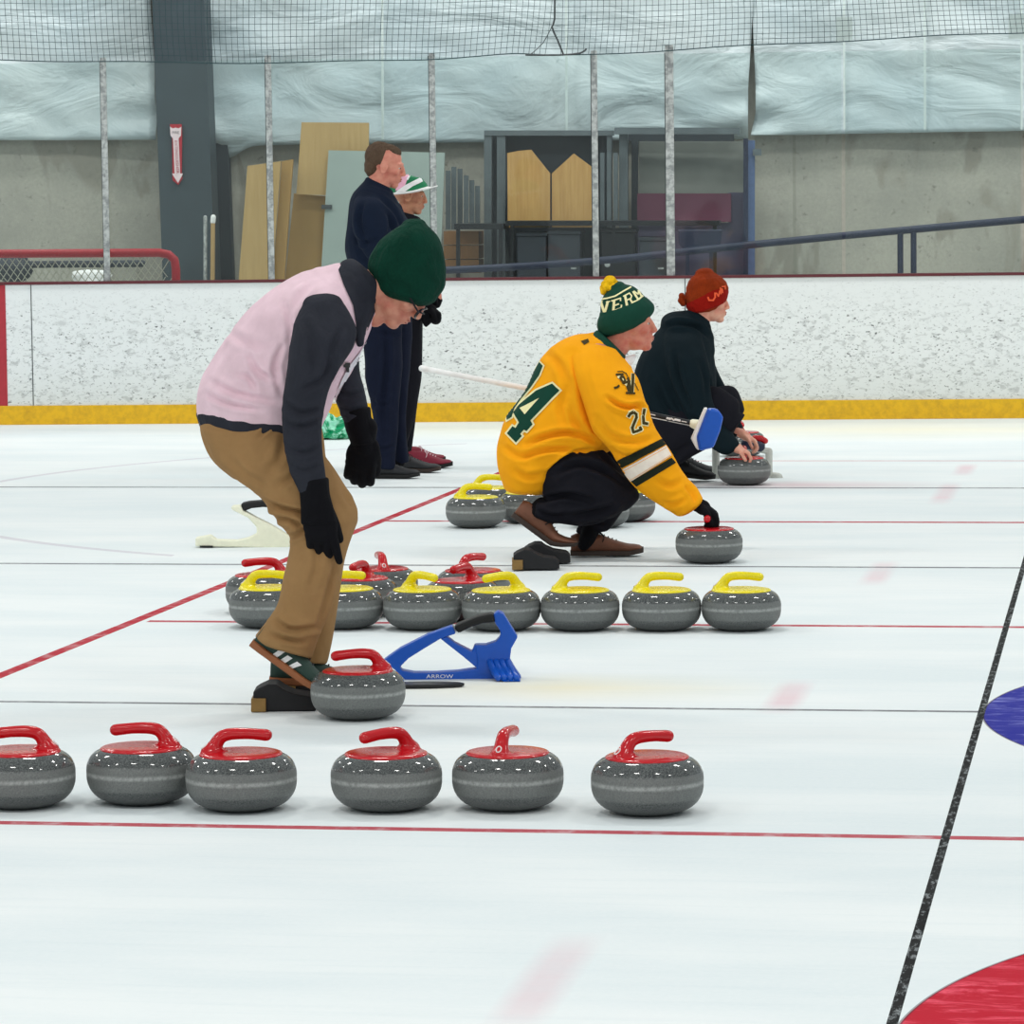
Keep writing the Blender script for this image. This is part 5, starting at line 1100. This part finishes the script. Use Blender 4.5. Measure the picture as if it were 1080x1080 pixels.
# broom held under the squatting man's arm
bro = empty('curling_broom', F2.pt(600, 418, .28), 'curling broom with white and black shaft and blue head, held under the gold jersey\'s arm', 'broom')
a = Acc(); a.tube([F2.pt(445, 388.5, .285), F2.pt(560, 410.5, .28)], .0125, 16, 1); put('shaft_end', a, 'hat_white', bro)
a = Acc(); a.tube([F2.pt(445, 388.5, .285), F2.pt(449, 389.3, .285)], .0145, 16, 1); put('end_cap', a, 'hat_white', bro)
a = Acc(); a.tube([F2.pt(560.2, 410.5, .28), F2.pt(733, 447.5, .26)], .0135, 16, 1, False); sh_ = put('shaft', a, 'black_gloss', bro)
dsf = bvh_of(sh_)
decal('shaft_stripe', stroke([(684, 436.4), (691, 438)], 1.1)+stroke([(684, 439.6), (703, 443.4)], .9)+stroke([(705, 444), (730, 449)], .5), dsf, 'hat_white', sh_, .001, 1)
decal('shaft_lettering', stroke([(703.5, 441), (707, 441.8)], 2.2)+stroke([(708, 441.2), (711, 443.4)], 1.6)+stroke([(712, 442.4), (717, 443.6)], 2.2)+stroke([(719, 444.2), (724, 445.2)], .9), dsf, 'hat_white', sh_, .001, .8)
a = Acc(); a.tube([F2.pt(731, 446.8, .26), F2.pt(738, 448.8, .26)], [.02, .026], 14, 1); put('neck', a, 'cream_plastic', bro)
ext('head_plate', [z5(885, 432), z5(908, 432), z5(825, 650), z5(842, 752), z5(825, 745), z5(784, 668)], 16.7, -.035, .035, 'hat_white', bro, .006)
zz5 = [z5(*q) for q in ((908, 434), (985, 440), (1026, 500), (1003, 600), (952, 732), (842, 757), (820, 650))]
ext('brush_pad', zz5, 16.7, -.045, .04, 'blue_plastic', bro, .012)
# grey pipe frame by the far stone
q = G(790, 505); D = 21.1; pf = empty('pipe_stabilizer', (q.x, q.y, 0), 'pale grey pipe delivery frame behind the stone of the man in the rust hat', 'delivery frame')
a = Acc(); b_ = lambda x, y, o=0: onplane(x, y, D, o)
a.tube([b_(755, 470), b_(755, 503)], .021, 14, 1); put('upright', a, 'pvc', pf)
a = Acc(); a.tube([b_(811, 476), b_(811, 500)], .020, 14, 1); put('upright', a, 'pvc', pf)
a = Acc(); a.tube([b_(741, 503.5), b_(769, 503.5), b_(820, 503)], .019, 14, 1); a.tube([b_(741, 503.5, -.02), b_(744, 503.5, .02)], .026, 14, 1); put('base_pipe', a, 'pvc', pf)
a = Acc(); a.tube([b_(755, 471), b_(783, 470), b_(811, 476)], .019, 14, 1); put('top_pipe', a, 'pvc', pf)
a = Acc(); a.tube([b_(787, 468, -.01), b_(801, 471, -.01)], .030, 14, 1); put('grip', a, 'rail_navy', pf)
a = Acc(); a.tube([b_(796, 462), b_(803, 462.5), b_(807, 465)], .017, 14, 1); a.tube([b_(802, 463), b_(799, 468)], .012, 10, 1); put('release_lever', a, 'red_plastic', pf)
a = Acc(); a.tube([b_(813, 503.5, .02), b_(820, 504, -.02)], .030, 14, 1); put('pipe_elbow', a, 'pvc', pf)
# crumpled green wrap near the boards
q = G(351, 463); g_ = Acc(); rng = random.Random(11); c = Vector((q.x, q.y, .07)); v, f = [], []
n, m = 28, 14
for j in range(1, m):
    t_ = math.pi*j/m
    for i in range(n):
        p_ = 2*math.pi*i/n; dr = Vector((math.cos(p_)*math.sin(t_), math.sin(p_)*math.sin(t_), -math.cos(t_))); k = 1+.45*noise.noise(dr*2.3+Vector((3, 1, 4)))+.2*noise.noise(dr*6)
        pt_ = c+Vector((dr.x*.15*k, dr.y*.11*k, dr.z*.085*k)); pt_.z = max(pt_.z, .004); v.append(pt_)
R = [v[i*n:(i+1)*n] for i in range(m-1)]; g_.rings(R); o = put('plastic_bag', g_, 'green_wrap', None, False); tag(o, 'crumpled green and white plastic bag on the ice by the boards', 'bag')
